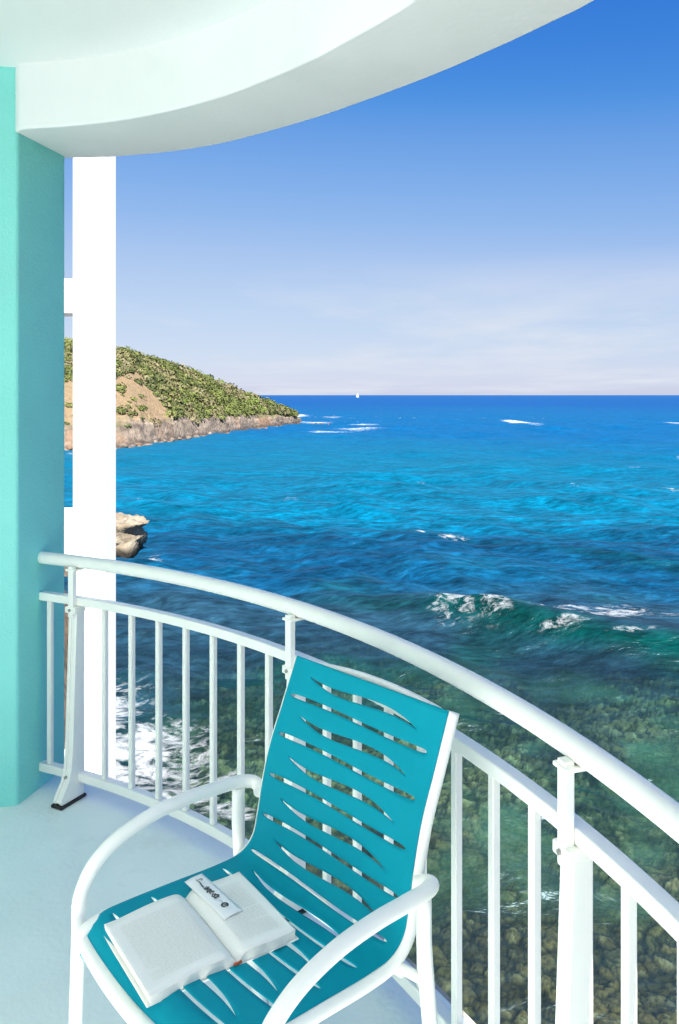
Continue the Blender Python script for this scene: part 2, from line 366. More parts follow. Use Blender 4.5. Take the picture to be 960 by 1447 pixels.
# ================================================================== THE SETTING: sea and sea bed
# swell: two crests running in towards the shore on the left
SWN = np.array((0.53, 0.848)); SWT = np.array((0.848, -0.53))
def ridge(x, y):
    s = x * SWN[0] + y * SWN[1]; q = x * SWT[0] + y * SWT[1]
    wob = 0.9 * fbm(q / 9.0, 3.3, 0, 3, 5)
    out = []
    for s0, H, fr_, bk, q0, q1 in ((33.4, 0.80, 1.35, 3.2, -24, -15), (51.0, 0.62, 1.5, 3.6, -31, -22), (74.0, 0.5, 2.5, 5.0, -60, -30)):
        d = s - s0 - wob * (1 if s0 != 51.0 else 1.4)
        w = np.where(d < 0, fr_, bk)
        amp = H * (0.25 + 0.75 * sstep(q0, q1, q)) * (0.85 + 0.3 * vnoise(q / 6.0, s0, 0, 9))
        out.append((amp / np.cosh(d / w) ** 2, d, q, amp))
    return out
WAVES = []
for k in range(26):
    lam = 1.3 * 1.135 ** k
    a = math.atan2(SWN[1], SWN[0]) + rng.normal(0, 0.55)
    WAVES.append((lam, a, rng.uniform(0, 2 * PI), 0.0125 * lam ** 0.82 * (1.7 if lam < 6 else 1.0)))
def sea_height(x, y, dr):
    z = np.zeros_like(x)
    gust = 0.75 + 0.5 * fbm(x / 14.0, y / 14.0, 0, 2, 21)
    for lam, a, ph, amp in WAVES:
        k = 2 * PI / lam
        p = (x * math.cos(a) + y * math.sin(a)) * k + ph + 1.3 * vnoise(x / (lam * 3), y / (lam * 3), lam, 3)
        z += gust * amp * sstep(2.2, 4.5, lam / dr) * (np.sin(p) + 0.25 * np.sin(2 * p + 0.6))
    R4 = ridge(x, y)
    for h_, d, q, amp in R4: z += h_
    return z, R4
FOAM = [  # centre px, half sizes px, strength (photograph positions, laid on the sea surface)
    (208, 1045, 58, 30, 0.70), (185, 1085, 60, 26, 0.66), (262, 1090, 40, 50, 0.42), (305, 1125, 40, 30, 0.46), (120, 1030, 60, 70, 0.7), (290, 1040, 22, 26, 0.28),
    (660, 856, 46, 10, 0.50), (690, 872, 40, 15, 0.42), (640, 878, 34, 16, 0.36), (700, 892, 26, 10, 0.28), (670, 845, 30, 6, 0.3),
    (800, 886, 40, 5, 0.72), (858, 893, 46, 6, 0.66), (812, 858, 26, 6, 0.6), (880, 858, 46, 10, 0.44), (872, 876, 24, 7, 0.62), (935, 864, 30, 7, 0.26), (905, 922, 44, 4, 0.30), (800, 912, 46, 3, 0.26),
    (618, 760, 24, 3.2, 1.1), (735, 597, 13, 2.6, 1.3), (945, 598, 16, 1.2, 0.7), (640, 769, 20, 2, 0.5),
    (412, 588, 18, 2.2, 1.2), (440, 597, 24, 1.2, 0.8), (510, 606, 34, 1.6, 0.6), (515, 600, 20, 1.0, 0.75), (460, 610, 40, 0.9, 0.6), (470, 589, 14, 0.8, 0.6),
    (205, 790, 20, 8, 0.5), (330, 1155, 30, 24, 0.45)]
def sea_fields(x, y, R4):
    py = HY + FPX * HS / np.maximum(y, 3.0); px = CX + FPX * x / np.maximum(y, 3.0)
    foam = np.zeros_like(x)
    for cx_, cy_, hw, hh, st in FOAM:
        X0, Y0 = sea_at(cx_, cy_); sx = hw * Y0 / FPX; sy = hh * Y0 * Y0 / (FPX * HS)
        foam = np.maximum(foam, st * np.exp(-(((x - X0) / sx) ** 2 + ((y - Y0) / sy) ** 2) ** 1.3 * 0.8))
    # shore wash round the land
    r = np.hypot(x, y)
    n1 = fbm(x / 60.0, y / 60.0, 0, 4, 31); n2 = fbm(x / 9.0, y / 9.0, 0, 4, 41); n3 = fbm(x / 220.0, y / 400.0, 0, 3, 51)
    deep = np.array((0.000, 0.046, 0.165)); blue = np.array((0.000, 0.062, 0.165)); turq = np.array((0.000, 0.080, 0.146)); weed = np.array((0.002, 0.026, 0.070))
    near = np.array((0.010, 0.036, 0.060)); green = np.array((0.004, 0.046, 0.044))
    def mix(a, b, f): return a + (b - a) * f[..., None]
    C = np.broadcast_to(deep, x.shape + (3,)).copy()
    C = mix(C, np.broadcast_to(blue, C.shape), sstep(900, 380, r + 150 * n3))
    C = mix(C, np.broadcast_to(turq, C.shape), sstep(230, 110, y + 30 * n1 + 0.5 * x))
    C = mix(C, np.broadcast_to(weed, C.shape), sstep(72, 57, y + 9 * n1 + 5 * n2 + 0.12 * x) * (0.75 + 0.25 * n2))
    C = mix(C, np.broadcast_to(near, C.shape), sstep(44, 37, y + 5 * n2))
    g = sstep(0.0, 0.5, fbm(x / 7.0 + 9, y / 7.0, 0, 3, 61)) * sstep(50, 42, y)
    C = mix(C, np.broadcast_to(green, C.shape), g * 0.8)
    # thin steep faces of the swell show green
    face = np.zeros_like(x)
    for (h_, d, q, amp), st in zip(R4, (1.0, 0.6, 0.15)):
        face = np.maximum(face, st * np.clip(amp / 0.9, 0, 1) * np.exp(-((d + 0.85) / 1.0) ** 2))
    C = mix(C, np.broadcast_to(np.array((0.000, 0.024, 0.022)), C.shape), np.clip(face * 1.15, 0, 1))
    clear = sstep(40, 24, y + 4 * n2 + 0.10 * x) * (0.84 + 0.12 * n2)
    clear *= 1 - 0.85 * np.clip(face, 0, 1) * sstep(22, 30, y)
    clear *= 1 - sstep(-3.5, -7.5, x) * 0.6
    # small whitecap flecks on the open water
    fl = fbm(x / 2.2, y / 5.0, 0, 3, 71); wind = sstep(0.05, 0.5, n1 + 0.2)
    foam = np.maximum(foam, 0.34 * sstep(0.52, 0.66, fl) * wind * sstep(60, 90, y) * sstep(900, 400, y))
    tint = mix(np.broadcast_to(np.array((0.84, 0.93, 0.84)), C.shape), np.broadcast_to(np.array((0.60, 0.86, 0.84)), C.shape), sstep(10, 27, y + 4 * n2))
    return C, foam, np.clip(clear, 0, 0.95), tint
def build_sea():
    th = np.concatenate([np.linspace(-180, -78, 24, endpoint=False), np.linspace(-78, -27, 60, endpoint=False), np.linspace(-27, 27, 620, endpoint=False), np.linspace(27, 85, 60, endpoint=False), np.linspace(85, 180, 24)])
    yp = np.concatenate([np.linspace(2400, 1040, 60, endpoint=False), np.linspace(1040, 60, 540, endpoint=False), np.linspace(60, 6, 120, endpoint=False), np.linspace(6, 0.4, 24)])
    r = FPX * HS / yp
    T_, R_ = np.meshgrid(np.radians(th), r); 
    kx = 1.0 / np.maximum(np.cos(np.clip(T_, -1.2, 1.2)), 0.35)
    x = np.sin(T_) * R_ * kx; y = np.cos(T_) * R_ * kx
    dr = np.gradient(r)[:, None] * np.ones_like(T_)
    z, R4 = sea_height(x, y, np.abs(dr))
    C, foam, clear, tint = sea_fields(x, y, R4)
    z = z + 0.30 * np.clip(foam, 0, 1) * fbm(x / 1.1, y / 1.1, 0, 4, 77)
    V = np.stack([x, y, z + SEA], -1).reshape(-1, 3)
    me = fast_mesh('sea', V, grid_quads(len(r), len(th)))
    set_col(me, C.reshape(-1, 3), 'body'); set_col(me, tint.reshape(-1, 3), 'tint'); set_float(me, foam.ravel(), 'foam'); set_float(me, (0.38 + 0.62 * sstep(150, 45, np.hypot(x, y))).ravel(), 'chop'); set_float(me, clear.ravel(), 'clear')
    o = link('sea', me, sea_material(), None, True)
    tag(o, kind='structure'); return o
build_sea()

def build_seabed():
    th = np.concatenate([np.linspace(-70, -26, 60, endpoint=False), np.linspace(-26, 26, 520, endpoint=False), np.linspace(26, 80, 60)])
    yp = np.linspace(2000, 180, 620); r = FPX * HS / yp
    T_, R_ = np.meshgrid(np.radians(th), r); x = np.sin(T_) * R_; y = np.cos(T_) * R_
    depth = 1.0 + 1.6 * sstep(26, 60, y) + 0.5 * fbm(x / 8.0, y / 8.0, 0, 3, 81)
    wx = x + 0.25 * fbm(x / 0.8, y / 0.8, 0, 2, 82); wy = y + 0.25 * fbm(x / 0.8, y / 0.8, 0, 2, 83)
    d1, d2, c1 = worley(wx / 0.40, wy / 0.40, 4); e1, e2, c2 = worley(wx / 0.17, wy / 0.17, 8)
    rock = np.sqrt(np.clip(d2 - d1, 0, 1)) * (0.06 + 0.24 * c1) + 0.6 * np.sqrt(np.clip(e2 - e1, 0, 1)) * (0.06 + 0.16 * c2)
    sand = sstep(0.12, 0.45, fbm(x / 3.2 + 3, y / 4.5, 0, 4, 85)) * (0.5 + 0.5 * sstep(11, 22, y + 3 * fbm(x / 5, y / 5, 0, 2, 89)))
    z = SEA - depth + 0.55 * rock * (1 - 0.85 * sand) + 0.05 * fbm(x / 0.15, y / 0.15, 0, 2, 86) * (1 - sand)
    brown = np.array((0.066, 0.056, 0.030)); olive = np.array((0.040, 0.052, 0.026)); dark = np.array((0.008, 0.009, 0.007)); pale = np.array((0.15, 0.145, 0.095)); sandc = np.array((0.034, 0.066, 0.046))
    def mix(a, b, f): return a + (b - a) * f[..., None]
    big = fbm(x / 3.0, y / 3.0, 0, 3, 87)
    C = mix(np.broadcast_to(olive, x.shape + (3,)), np.broadcast_to(brown, x.shape + (3,)), np.clip(0.5 + 1.1 * big + 0.6 * (c1 - 0.5), 0, 1))
    C = mix(C, np.broadcast_to(pale, C.shape), sstep(0.72, 1.0, c2) * 0.6)
    C = mix(C, np.broadcast_to(dark, C.shape), np.clip(sstep(0.22, 0.02, d2 - d1) * 0.9 + sstep(0.16, 0.02, e2 - e1) * 0.6 + 0.55 * sstep(0.55, 0.15, c1), 0, 0.95))
    C = mix(C, np.broadcast_to(sandc, C.shape), sand * 0.7)
    C = (1.30 + 0.6 * sstep(16, 24, y))[..., None] * C * np.clip(0.80 + 0.5 * fbm(x / 1.3, y / 1.3, 0, 3, 88) + 0.7 * fbm(x / 3.6, y / 4.5, 0, 3, 90), 0.18, 1.6)[..., None] * np.array((1.0, 0.97, 0.86))
    me = fast_mesh('seabed', np.stack([x, y, z], -1).reshape(-1, 3), grid_quads(len(r), len(th)))
    set_col(me, C.reshape(-1, 3))
    tag(link('seabed', me, attr_material('reef_rock', nscale=9, var=0.45, bump=0.8, bscale=14, dist=0.05), None, True), kind='structure')
build_seabed()

# ------------------------------------------------------------------ headland
def interp_rows(rows, n):
    R_ = np.array(rows, float); t = np.linspace(0, len(R_) - 1, n)
    c = catmull(R_, 40); tc_ = np.linspace(0, len(R_) - 1, len(c))
    return np.stack([np.interp(t, tc_, c[:, k]) for k in range(R_.shape[1])], -1)
HEAD = [  # shore x, y | ridge x, y, height above the sea
    (-150, 112, -170, 190, 25), (-95, 128, -112, 190, 24), (-60, 143, -72, 192, 22.4), (-42, 156, -58, 200, 21.9), (-37.5, 172, -50, 212, 19.7),
    (-32, 206, -41.5, 232, 16.3), (-25, 241, -31, 256, 11.0), (-19, 266, -23, 273, 7.2), (-15.6, 279, -17.5, 285, 4.0), (-13.4, 288, -14.2, 292, 1.5)]
HN, HM = 520, 150
_rows = interp_rows(HEAD, HN)
def head_surface(u_idx, t):
    """u_idx (float rows), t 0 shore .. 1 ridge .. 2 back shore"""
    i = np.clip(u_idx, 0, HN - 1.001); i0 = np.floor(i).astype(int); f = (i - i0)[..., None]
    r = _rows[i0] * (1 - f) + _rows[i0 + 1] * f
    sx, sy, rx, ry, H = [r[..., k] for k in range(5)]
    t1 = np.clip(t, 0, 1); t2 = np.clip(t - 1, 0, 1)
    x = sx + (rx - sx) * t1 + (-6) * t2; y = sy + (ry - sy) * t1 + 55 * t2 * np.clip(H / 15, 0.15, 1)
    low = np.minimum(H, 2.4)
    z = low * 0.75 * sstep(0, 0.09, t1) + (H - low * 0.75) * (t1 ** 0.92 * 0.75 + 0.25 * np.sin(t1 * PI / 2))
    z = z * (1 - sstep(0, 1, t2)) - 1.5 * t2
    rocky = sstep(0.30, 0.08, t1) + 0
    n = 1.9 * np.abs(fbm(x / 5.5, y / 5.5, 0, 4, 91)) + 0.8 * fbm(x / 2.0, y / 2.4, 0, 3, 93)
    step = np.round(z / 1.3 + 0.5 * fbm(x / 9, y / 9, 0, 2, 95)) * 1.3 - z
    z = z + (rocky * (0.42 * n + 0.5 * step + 1.1 * (0.5 - np.abs(fbm((x + 0.5 * y) / 3.2, (y - 0.4 * x) / 6.5, 0, 3, 92))) - 0.35) + 0.45 * fbm(x / 7, y / 7, 0, 3, 94)) * sstep(0.0, 0.05, t1) * np.clip(H / 4, 0.2, 1) * (1 - t2)
    return x, y, z - 0.35 * sstep(0.05, 0.0, t)
def to_px(x, y, z): return CX + FPX * x / y, HY + FPX * (EYE - z) / y
def in_poly(px, py, poly):
    r = np.zeros(np.shape(px), bool); n = len(poly); j = n - 1
    for i in range(n):
        xi, yi = poly[i]; xj, yj = poly[j]
        c = ((yi > py) != (yj > py)) & (px < (xj - xi) * (py - yi) / (yj - yi + 1e-9) + xi)
        r ^= c; j = i
    return r
BARE = [(60, 540), (165, 528), (183, 518), (203, 524), (205, 540), (222, 558), (238, 575), (250, 600), (60, 604)]   # eroded slope and path on the near flank
_nat = head_surface(np.array([0.0]), np.array([0.0]))
U_, T_ = np.meshgrid(np.arange(HN, dtype=float), np.concatenate([np.linspace(0, 1, 120), np.linspace(1.03, 2, 30)]), indexing='ij')
hx, hy, hz = head_surface(U_, T_)
hpx, hpy = to_px(hx, hy, hz + SEA)
bare = in_poly(hpx + 6 * fbm(hx / 6, hy / 6, 0, 2, 96), hpy + 5 * fbm(hx / 5 + 7, hy / 5, 0, 2, 97), BARE).astype(float)
rock_c = np.array((0.175, 0.142, 0.112)); rock_d = np.array((0.075, 0.062, 0.054)); sand_c = np.array((0.185, 0.132, 0.080)); soil_c = np.array((0.120, 0.115, 0.055)); rust = np.array((0.17, 0.112, 0.075))
def mix3(a, b, f): return a + (b - a) * np.clip(f, 0, 1)[..., None]
nR = fbm(hx / 4, hy / 4, hz / 2, 4, 98)
HC = mix3(np.broadcast_to(rock_c, hx.shape + (3,)), np.broadcast_to(rust, hx.shape + (3,)), sstep(-0.05, 0.4, fbm(hx / 11, hy / 11, 0, 3, 99)))
HC = mix3(HC, np.broadcast_to(rock_d, HC.shape), sstep(0.1, 0.45, nR) * 0.8 + sstep(1.0, 0.35, hz + 0.5 * nR) * 0.95)
_w1, _w2, _wc = worley((hx + 0.6 * hy) / 4.2, (hz * 2.2 + hy * 0.25) / 2.4, 77)
HC = HC * (0.78 + 0.5 * _wc)[..., None]
HC = mix3(HC, np.broadcast_to(rock_d * 0.7, HC.shape), sstep(0.16, 0.0, _w2 - _w1) * 0.75)
HC = mix3(HC, np.broadcast_to(soil_c, HC.shape), sstep(0.10, 0.20, T_ + 0.12 * fbm(hx / 6, hy / 6, 0, 3, 101)))
HC = mix3(HC, np.broadcast_to(sand_c, HC.shape), bare * sstep(0.08, 0.16, T_) * (0.85 + 0.25 * nR))
hme = fast_mesh('headland', np.stack([hx, hy, hz + SEA], -1).reshape(-1, 3), grid_quads(HN, 150)[:, ::-1])
set_col(hme, HC.reshape(-1, 3))
headland = tag(link('headland', hme, attr_material('headland_ground', nscale=1.2, var=0.3, bump=0.9, bscale=1.4, dist=0.5), None, True), kind='structure')

# scrub on the headland: leaf clumps spread through low domes
def clump(cx_, cy_, cz, rx, rz, n, leaf, tint, rs):
    """leaf-sized quads in a dome; returns V (n*4,3), C (n*4,3)"""
    d = rs.normal(size=(n, 3)); d /= np.linalg.norm(d, axis=1)[:, None]; d[:, 2] = np.abs(d[:, 2])
    rad = rs.uniform(0.55, 1.0, n) ** 0.5
    lump = 1 + 0.28 * np.sin(d[:, 0] * 5 + cx_) * np.cos(d[:, 1] * 4 + cy_)
    P = d * rad[:, None] * lump[:, None] * np.array((rx, rx, rz)) + np.array((cx_, cy_, cz))
    nn = d + rs.normal(0, 0.30, (n, 3)); nn /= np.linalg.norm(nn, axis=1)[:, None]
    a = np.cross(nn, rs.normal(size=(n, 3))); a /= np.linalg.norm(a, axis=1)[:, None]; b = np.cross(nn, a)
    s = leaf * rs.uniform(0.6, 1.3, n)[:, None]
    V = np.stack([P - a * s - b * s * 0.6, P + a * s - b * s * 0.7, P + a * s * 0.8 + b * s * 0.6, P - a * s * 0.9 + b * s * 0.7], 1)
    c = tint[None, :] * rs.uniform(0.82, 1.18, n)[:, None]
    return V.reshape(-1, 3), np.repeat(c, 4, 0)
leaf_mat = attr_material('scrub_leaves', nscale=1.5, var=0.25, bump=0, rough=0.7)
GREENS = [np.array(c) for c in ((0.075, 0.092, 0.026), (0.105, 0.124, 0.032), (0.052, 0.066, 0.022), (0.125, 0.120, 0.052), (0.150, 0.135, 0.075), (0.090, 0.125, 0.024))]
def scatter_scrub():
    rs = np.random.default_rng(5); n = 11000
    u = rs.uniform(30, HN - 22, n); t = rs.uniform(0.08, 1.10, n)
    x, y, z = head_surface(u, t); px, py = to_px(x, y, z + SEA)
    veg = fbm(x / 6, y / 6, 0, 3, 101); dens = vnoise(x / 9, y / 9, 0, 111)
    lim = 0.11 + 0.22 * np.clip((px - 300) / 100, 0, 2)
    ok = (px < 415) & (px > -150) & (t + 0.12 * veg > lim) & (rs.random(n) > 0.12 + 0.5 * sstep(0.15, 0.45, fbm(x / 5, y / 5, 0, 2, 141))) & (~in_poly(px, py - 4.0, BARE) | (rs.random(n) < 0.03))
    Vs, Cs = [], []
    for i in np.flatnonzero(ok):
        R0 = rs.uniform(0.45, 1.2) * (1.9 if rs.random() < 0.16 else 1)
        g = GREENS[int(np.clip(2.6 + 3.0 * dens[i] + rs.normal(0, 0.8), 0, 5))]
        V, C = clump(x[i], y[i], z[i] + SEA - 0.1, R0, R0 * rs.uniform(0.45, 0.8), 52, 0.17 + 0.05 * R0, g, rs)
        Vs.append(V); Cs.append(C)
    V = np.concatenate(Vs); C = np.concatenate(Cs)
    me = fast_mesh('scrub', V, np.arange(len(V)).reshape(-1, 4)); set_col(me, C)
    o = link('scrub', me, leaf_mat)
    tag(o, 'low green and olive scrub covering the upper slope of the headland', 'scrub', kind='stuff')
scatter_scrub()
def shrub(px, py, rad, label, g):
    """a single bush standing on the bare slope: find the ground point seen at that place"""
    d = (hpx - px) ** 2 + (hpy - py) ** 2 + 1e4 * (T_ > 1); i = np.unravel_index(np.argmin(d), d.shape)
    x, y, z = hx[i], hy[i], hz[i] + SEA
    rs = np.random.default_rng(int(px * 7 + py)); V, C = clump(0, 0, 0.1, rad, rad * 0.8, 150, 0.24, g, rs)
    e = empty('shrub', (x, y, z - 0.1))
    me = fast_mesh('foliage', V, np.arange(len(V)).reshape(-1, 4)); set_col(me, C); link('foliage', me, leaf_mat, e)
    st = M.setdefault('stem', surf('woody_stem', (0.09, 0.06, 0.035), 0.9))
    for k in range(3):
        a = k * 2.1; tube('stem', [(0.05 * math.cos(a), 0.05 * math.sin(a), -0.2), (0.4 * rad * math.cos(a), 0.4 * rad * math.sin(a), 0.55 * rad)], [0.06, 0.03], st, e, seg=6)
    tag(e, label, 'shrub', 'shrubs on the bare headland slope')
shrub(184, 526, 1.25, 'dark green shrub at the top of the sandy path on the headland', GREENS[2])
shrub(169, 550, 1.75, 'round green shrub beside the white column halfway up the sandy slope', GREENS[1])
shrub(168, 583, 1.35, 'small green shrub beside the white column low on the sandy slope', GREENS[0])
shrub(196, 541, 1.3, 'dark rounded shrub at the edge of the scrub beside the sandy path', GREENS[2])

# tumbled rocks at the foot of the headland
def rock_shape(rs, n=2):
    bm = bmesh.new(); bmesh.ops.create_icosphere(bm, subdivisions=n, radius=1.0)
    V = np.array([v.co[:] for v in bm.verts]); Fc = np.array([[v.index for v in f.verts] for f in bm.faces]); bm.free()
    s = rs.uniform(0, 50); nrm = V.copy()
    V = V * (1 + 0.34 * fbm(nrm[:, 0] * 1.1 + s, nrm[:, 1] * 1.1, nrm[:, 2] * 1.1, 3, 7))[:, None]
    for k in range(6):                                   # flat broken faces
        d = rs.normal(size=3); d /= np.linalg.norm(d); lim = rs.uniform(0.55, 0.85); p = V @ d
        V = V - np.clip(p - lim, 0, None)[:, None] * d * 0.9
    return V, Fc
ROCKS = [rock_shape(np.random.default_rng(40 + k)) for k in range(8)]
rock_mat = attr_material('shore_rock', nscale=2.2, var=0.35, bump=0.8, bscale=3, dist=0.15)
def rock_heap(name, spots, label, cols, seed):
    rs = np.random.default_rng(seed); Vs, Fs, Cs = [], [], []; o = 0
    for x, y, z, r in spots:
        V, Fc = ROCKS[rs.integers(8)]; a = rs.uniform(0, 6.28); c, s = math.cos(a), math.sin(a)
        P = V * np.array((r * rs.uniform(0.8, 1.5), r * rs.uniform(0.7, 1.1), r * rs.uniform(0.45, 0.8)))
        P = P @ np.array([[c, s, 0], [-s, c, 0], [0, 0, 1]]) + np.array((x, y, z))
        Vs.append(P); Fs.append(Fc + o); o += len(P); Cs.append(np.tile(cols[rs.integers(len(cols))] * rs.uniform(0.7, 1.25), (len(P), 1)))
    me = fast_mesh(name, np.concatenate(Vs), np.concatenate(Fs)); set_col(me, np.concatenate(Cs))
    return tag(link(name, me, rock_mat), label, 'rocks', kind='stuff')
rs = np.random.default_rng(3); sp = []
for k in range(260):
    u = rs.uniform(120, HN - 1); t = abs(rs.normal(0.0, 0.012)); x, y, z = [float(v[0]) for v in head_surface(np.array([u]), np.array([min(t, 0.35)]))]
    sp.append((x + rs.normal(0, 0.6), y + rs.normal(0, 0.8), min(z, 0.5) + SEA - 0.25, rs.uniform(0.3, 0.95) * (1.0 if u < 440 else 0.75)))
for k in range(26):                                       # reef stones trailing off the tip
    f = rs.uniform(0, 1); sp.append((-13 + 9 * f + rs.normal(0, 1), 289 - 4 * f + rs.normal(0, 3), SEA - 0.1, rs.uniform(0.25, 0.8) * (1 - 0.6 * f)))
rock_heap('shore_rocks', sp, 'grey and pinkish rocks tumbled along the foot of the headland', [rock_c * 0.9, rock_c * 0.75, rock_d, rock_d * 1.3, rust * 0.8], 6)

# ------------------------------------------------------------------ rocky coast below the building, on the left
def build_coast():
    xs = np.linspace(-60, 2, 250); ys = np.linspace(-30, 58, 260); X, Y = np.meshgrid(xs, ys)
    edge = -0.305 * Y + 1.5 * fbm(Y / 6.0, 1.0, 0, 3, 121) + 0.6 * fbm(X / 3, Y / 3, 0, 3, 122) - 0.2 - 1.0 * sstep(30, 8, Y)
    end = 47 + 3 * fbm(X / 5, 4.0, 0, 2, 123)
    d = np.minimum(edge - X, (end - Y))
    z = -2.0 + 3.3 * sstep(-1.2, 1.4, d) + 0.35 * np.clip(d, 0, 8) * 0.5 + 0.9 * np.abs(fbm(X / 2.6, Y / 2.6, 0, 4, 124)) * sstep(0, 2, d)
    z += 3.0 * sstep(10, 26, d)
    dd, d2, cc = worley(X / 1.7, Y / 1.7, 12); z += sstep(0, 2, d) * (cc - 0.4) * 0.9 * sstep(0.0, 0.25, d2 - dd)
    nn = fbm(X / 2.5, Y / 2.5, 0, 4, 125)
    C = mix3(np.broadcast_to(np.array((0.215, 0.165, 0.11)), X.shape + (3,)), np.broadcast_to(np.array((0.11, 0.08, 0.055)), X.shape + (3,)), sstep(-0.1, 0.4, nn))
    C = mix3(C, np.broadcast_to(np.array((0.03, 0.027, 0.022)), C.shape), sstep(0.5, -0.2, z) * 0.9)
    C = mix3(C, np.broadcast_to(np.array((0.05, 0.065, 0.02)), C.shape), sstep(0.0, 0.3, fbm(X / 7, Y / 7, 0, 3, 126)) * sstep(6, 10, d))
    me = fast_mesh('shore', np.stack([X, Y, z + SEA], -1).reshape(-1, 3), grid_quads(len(ys), len(xs)))
    set_col(me, C.reshape(-1, 3))
    tag(link('shore', me, attr_material('limestone_shore', nscale=1.5, var=0.35, bump=0.9, bscale=4, dist=0.15), None, True), kind='structure')
build_coast()

def rock_ledge():
    """flat-topped pale ledge with an undercut nose, standing in the water"""
    nu, nv = 90, 64; V = []
    for i in range(nu):
        s = i / (nu - 1); xc = -19.5 + 6.7 * s
        hw = 2.6 * math.sqrt(max(1e-4, 1 - max(0, (s - 0.80) / 0.2) ** 2.6)) * (1 - 0.15 * s)
        top = 2.7 - 0.5 * s ** 3
        for j in range(nv):
            a = 2 * PI * j / nv; ca, sa = math.cos(a), math.sin(a)
            sq = max(abs(ca), abs(sa)); rx = ca / sq ** 0.75; rz = sa / sq ** 0.75
            zz = top / 2 + rz * top / 2
            und = 1.0 - 0.10 * max(0, (s - 0.45) / 0.55) * math.exp(-((zz - 1.35) / 0.75) ** 2)
            ext = 0.26 * max(0, (s - 0.87) / 0.13) * (1.5 * sstep(1.95, 2.15, zz) - 1.2 * math.exp(-((zz - 1.72) / 0.24) ** 2) - 0.9 * sstep(1.0, 0.2, zz) + 0.2)
            V.append((xc + float(ext), 52.8 + rx * hw * und, zz - 0.35))
    V = np.array(V)
    n = fbm(V[:, 0] * 0.7, V[:, 1] * 0.7, V[:, 2] * 0.9, 4, 131); c = np.array((-15, 52.8, 1.0)); dirs = V - c; dirs[:, 0] *= 0.25; dirs /= np.linalg.norm(dirs, axis=1)[:, None]
    V = V + dirs * (0.55 * n + 0.42 * np.abs(fbm(V[:, 0] * 1.7, V[:, 1] * 1.7, V[:, 2] * 2.6, 3, 132)) - 0.1)[:, None]
    Fc = []
    for i in range(nu - 1):
        for j in range(nv):
            Fc.append((i * nv + j, (i + 1) * nv + j, (i + 1) * nv + (j + 1) % nv, i * nv + (j + 1) % nv))
    Fc = np.array(Fc)[:, ::-1]
    zz = V[:, 2]; C = mix3(np.broadcast_to(np.array((0.235, 0.205, 0.155)), V.shape), np.broadcast_to(np.array((0.17, 0.14, 0.10)), V.shape), sstep(0.0, 0.35, fbm(V[:, 0] * 1.2, V[:, 1] * 1.2, V[:, 2] * 2, 3, 133)))
    C = mix3(C, np.broadcast_to(np.array((0.028, 0.025, 0.02)), V.shape), sstep(0.55, 0.15, zz))
    C = mix3(C, np.broadcast_to(np.array((0.13, 0.13, 0.03)), V.shape), sstep(2.1, 2.3, zz) * sstep(-0.05, 0.25, fbm(V[:, 0] * 0.6, V[:, 1] * 0.8, 0, 2, 134)) * 0.8)
    V[:, 2] += SEA
    me = fast_mesh('rock_ledge', V, Fc); set_col(me, C)
    bm = bmesh.new(); bm.from_mesh(me)
    bmesh.ops.holes_fill(bm, edges=[e for e in bm.edges if e.is_boundary], sides=0); bmesh.ops.recalc_face_normals(bm, faces=bm.faces); bm.to_mesh(me); bm.free()
    tag(link('rock_ledge', me, attr_material('ledge_limestone', nscale=2.5, var=0.25, bump=0.9, bscale=5, dist=0.12), None, True), 'pale flat-topped rock ledge with dark undercut nose beside the white column', 'rock')
rock_ledge()

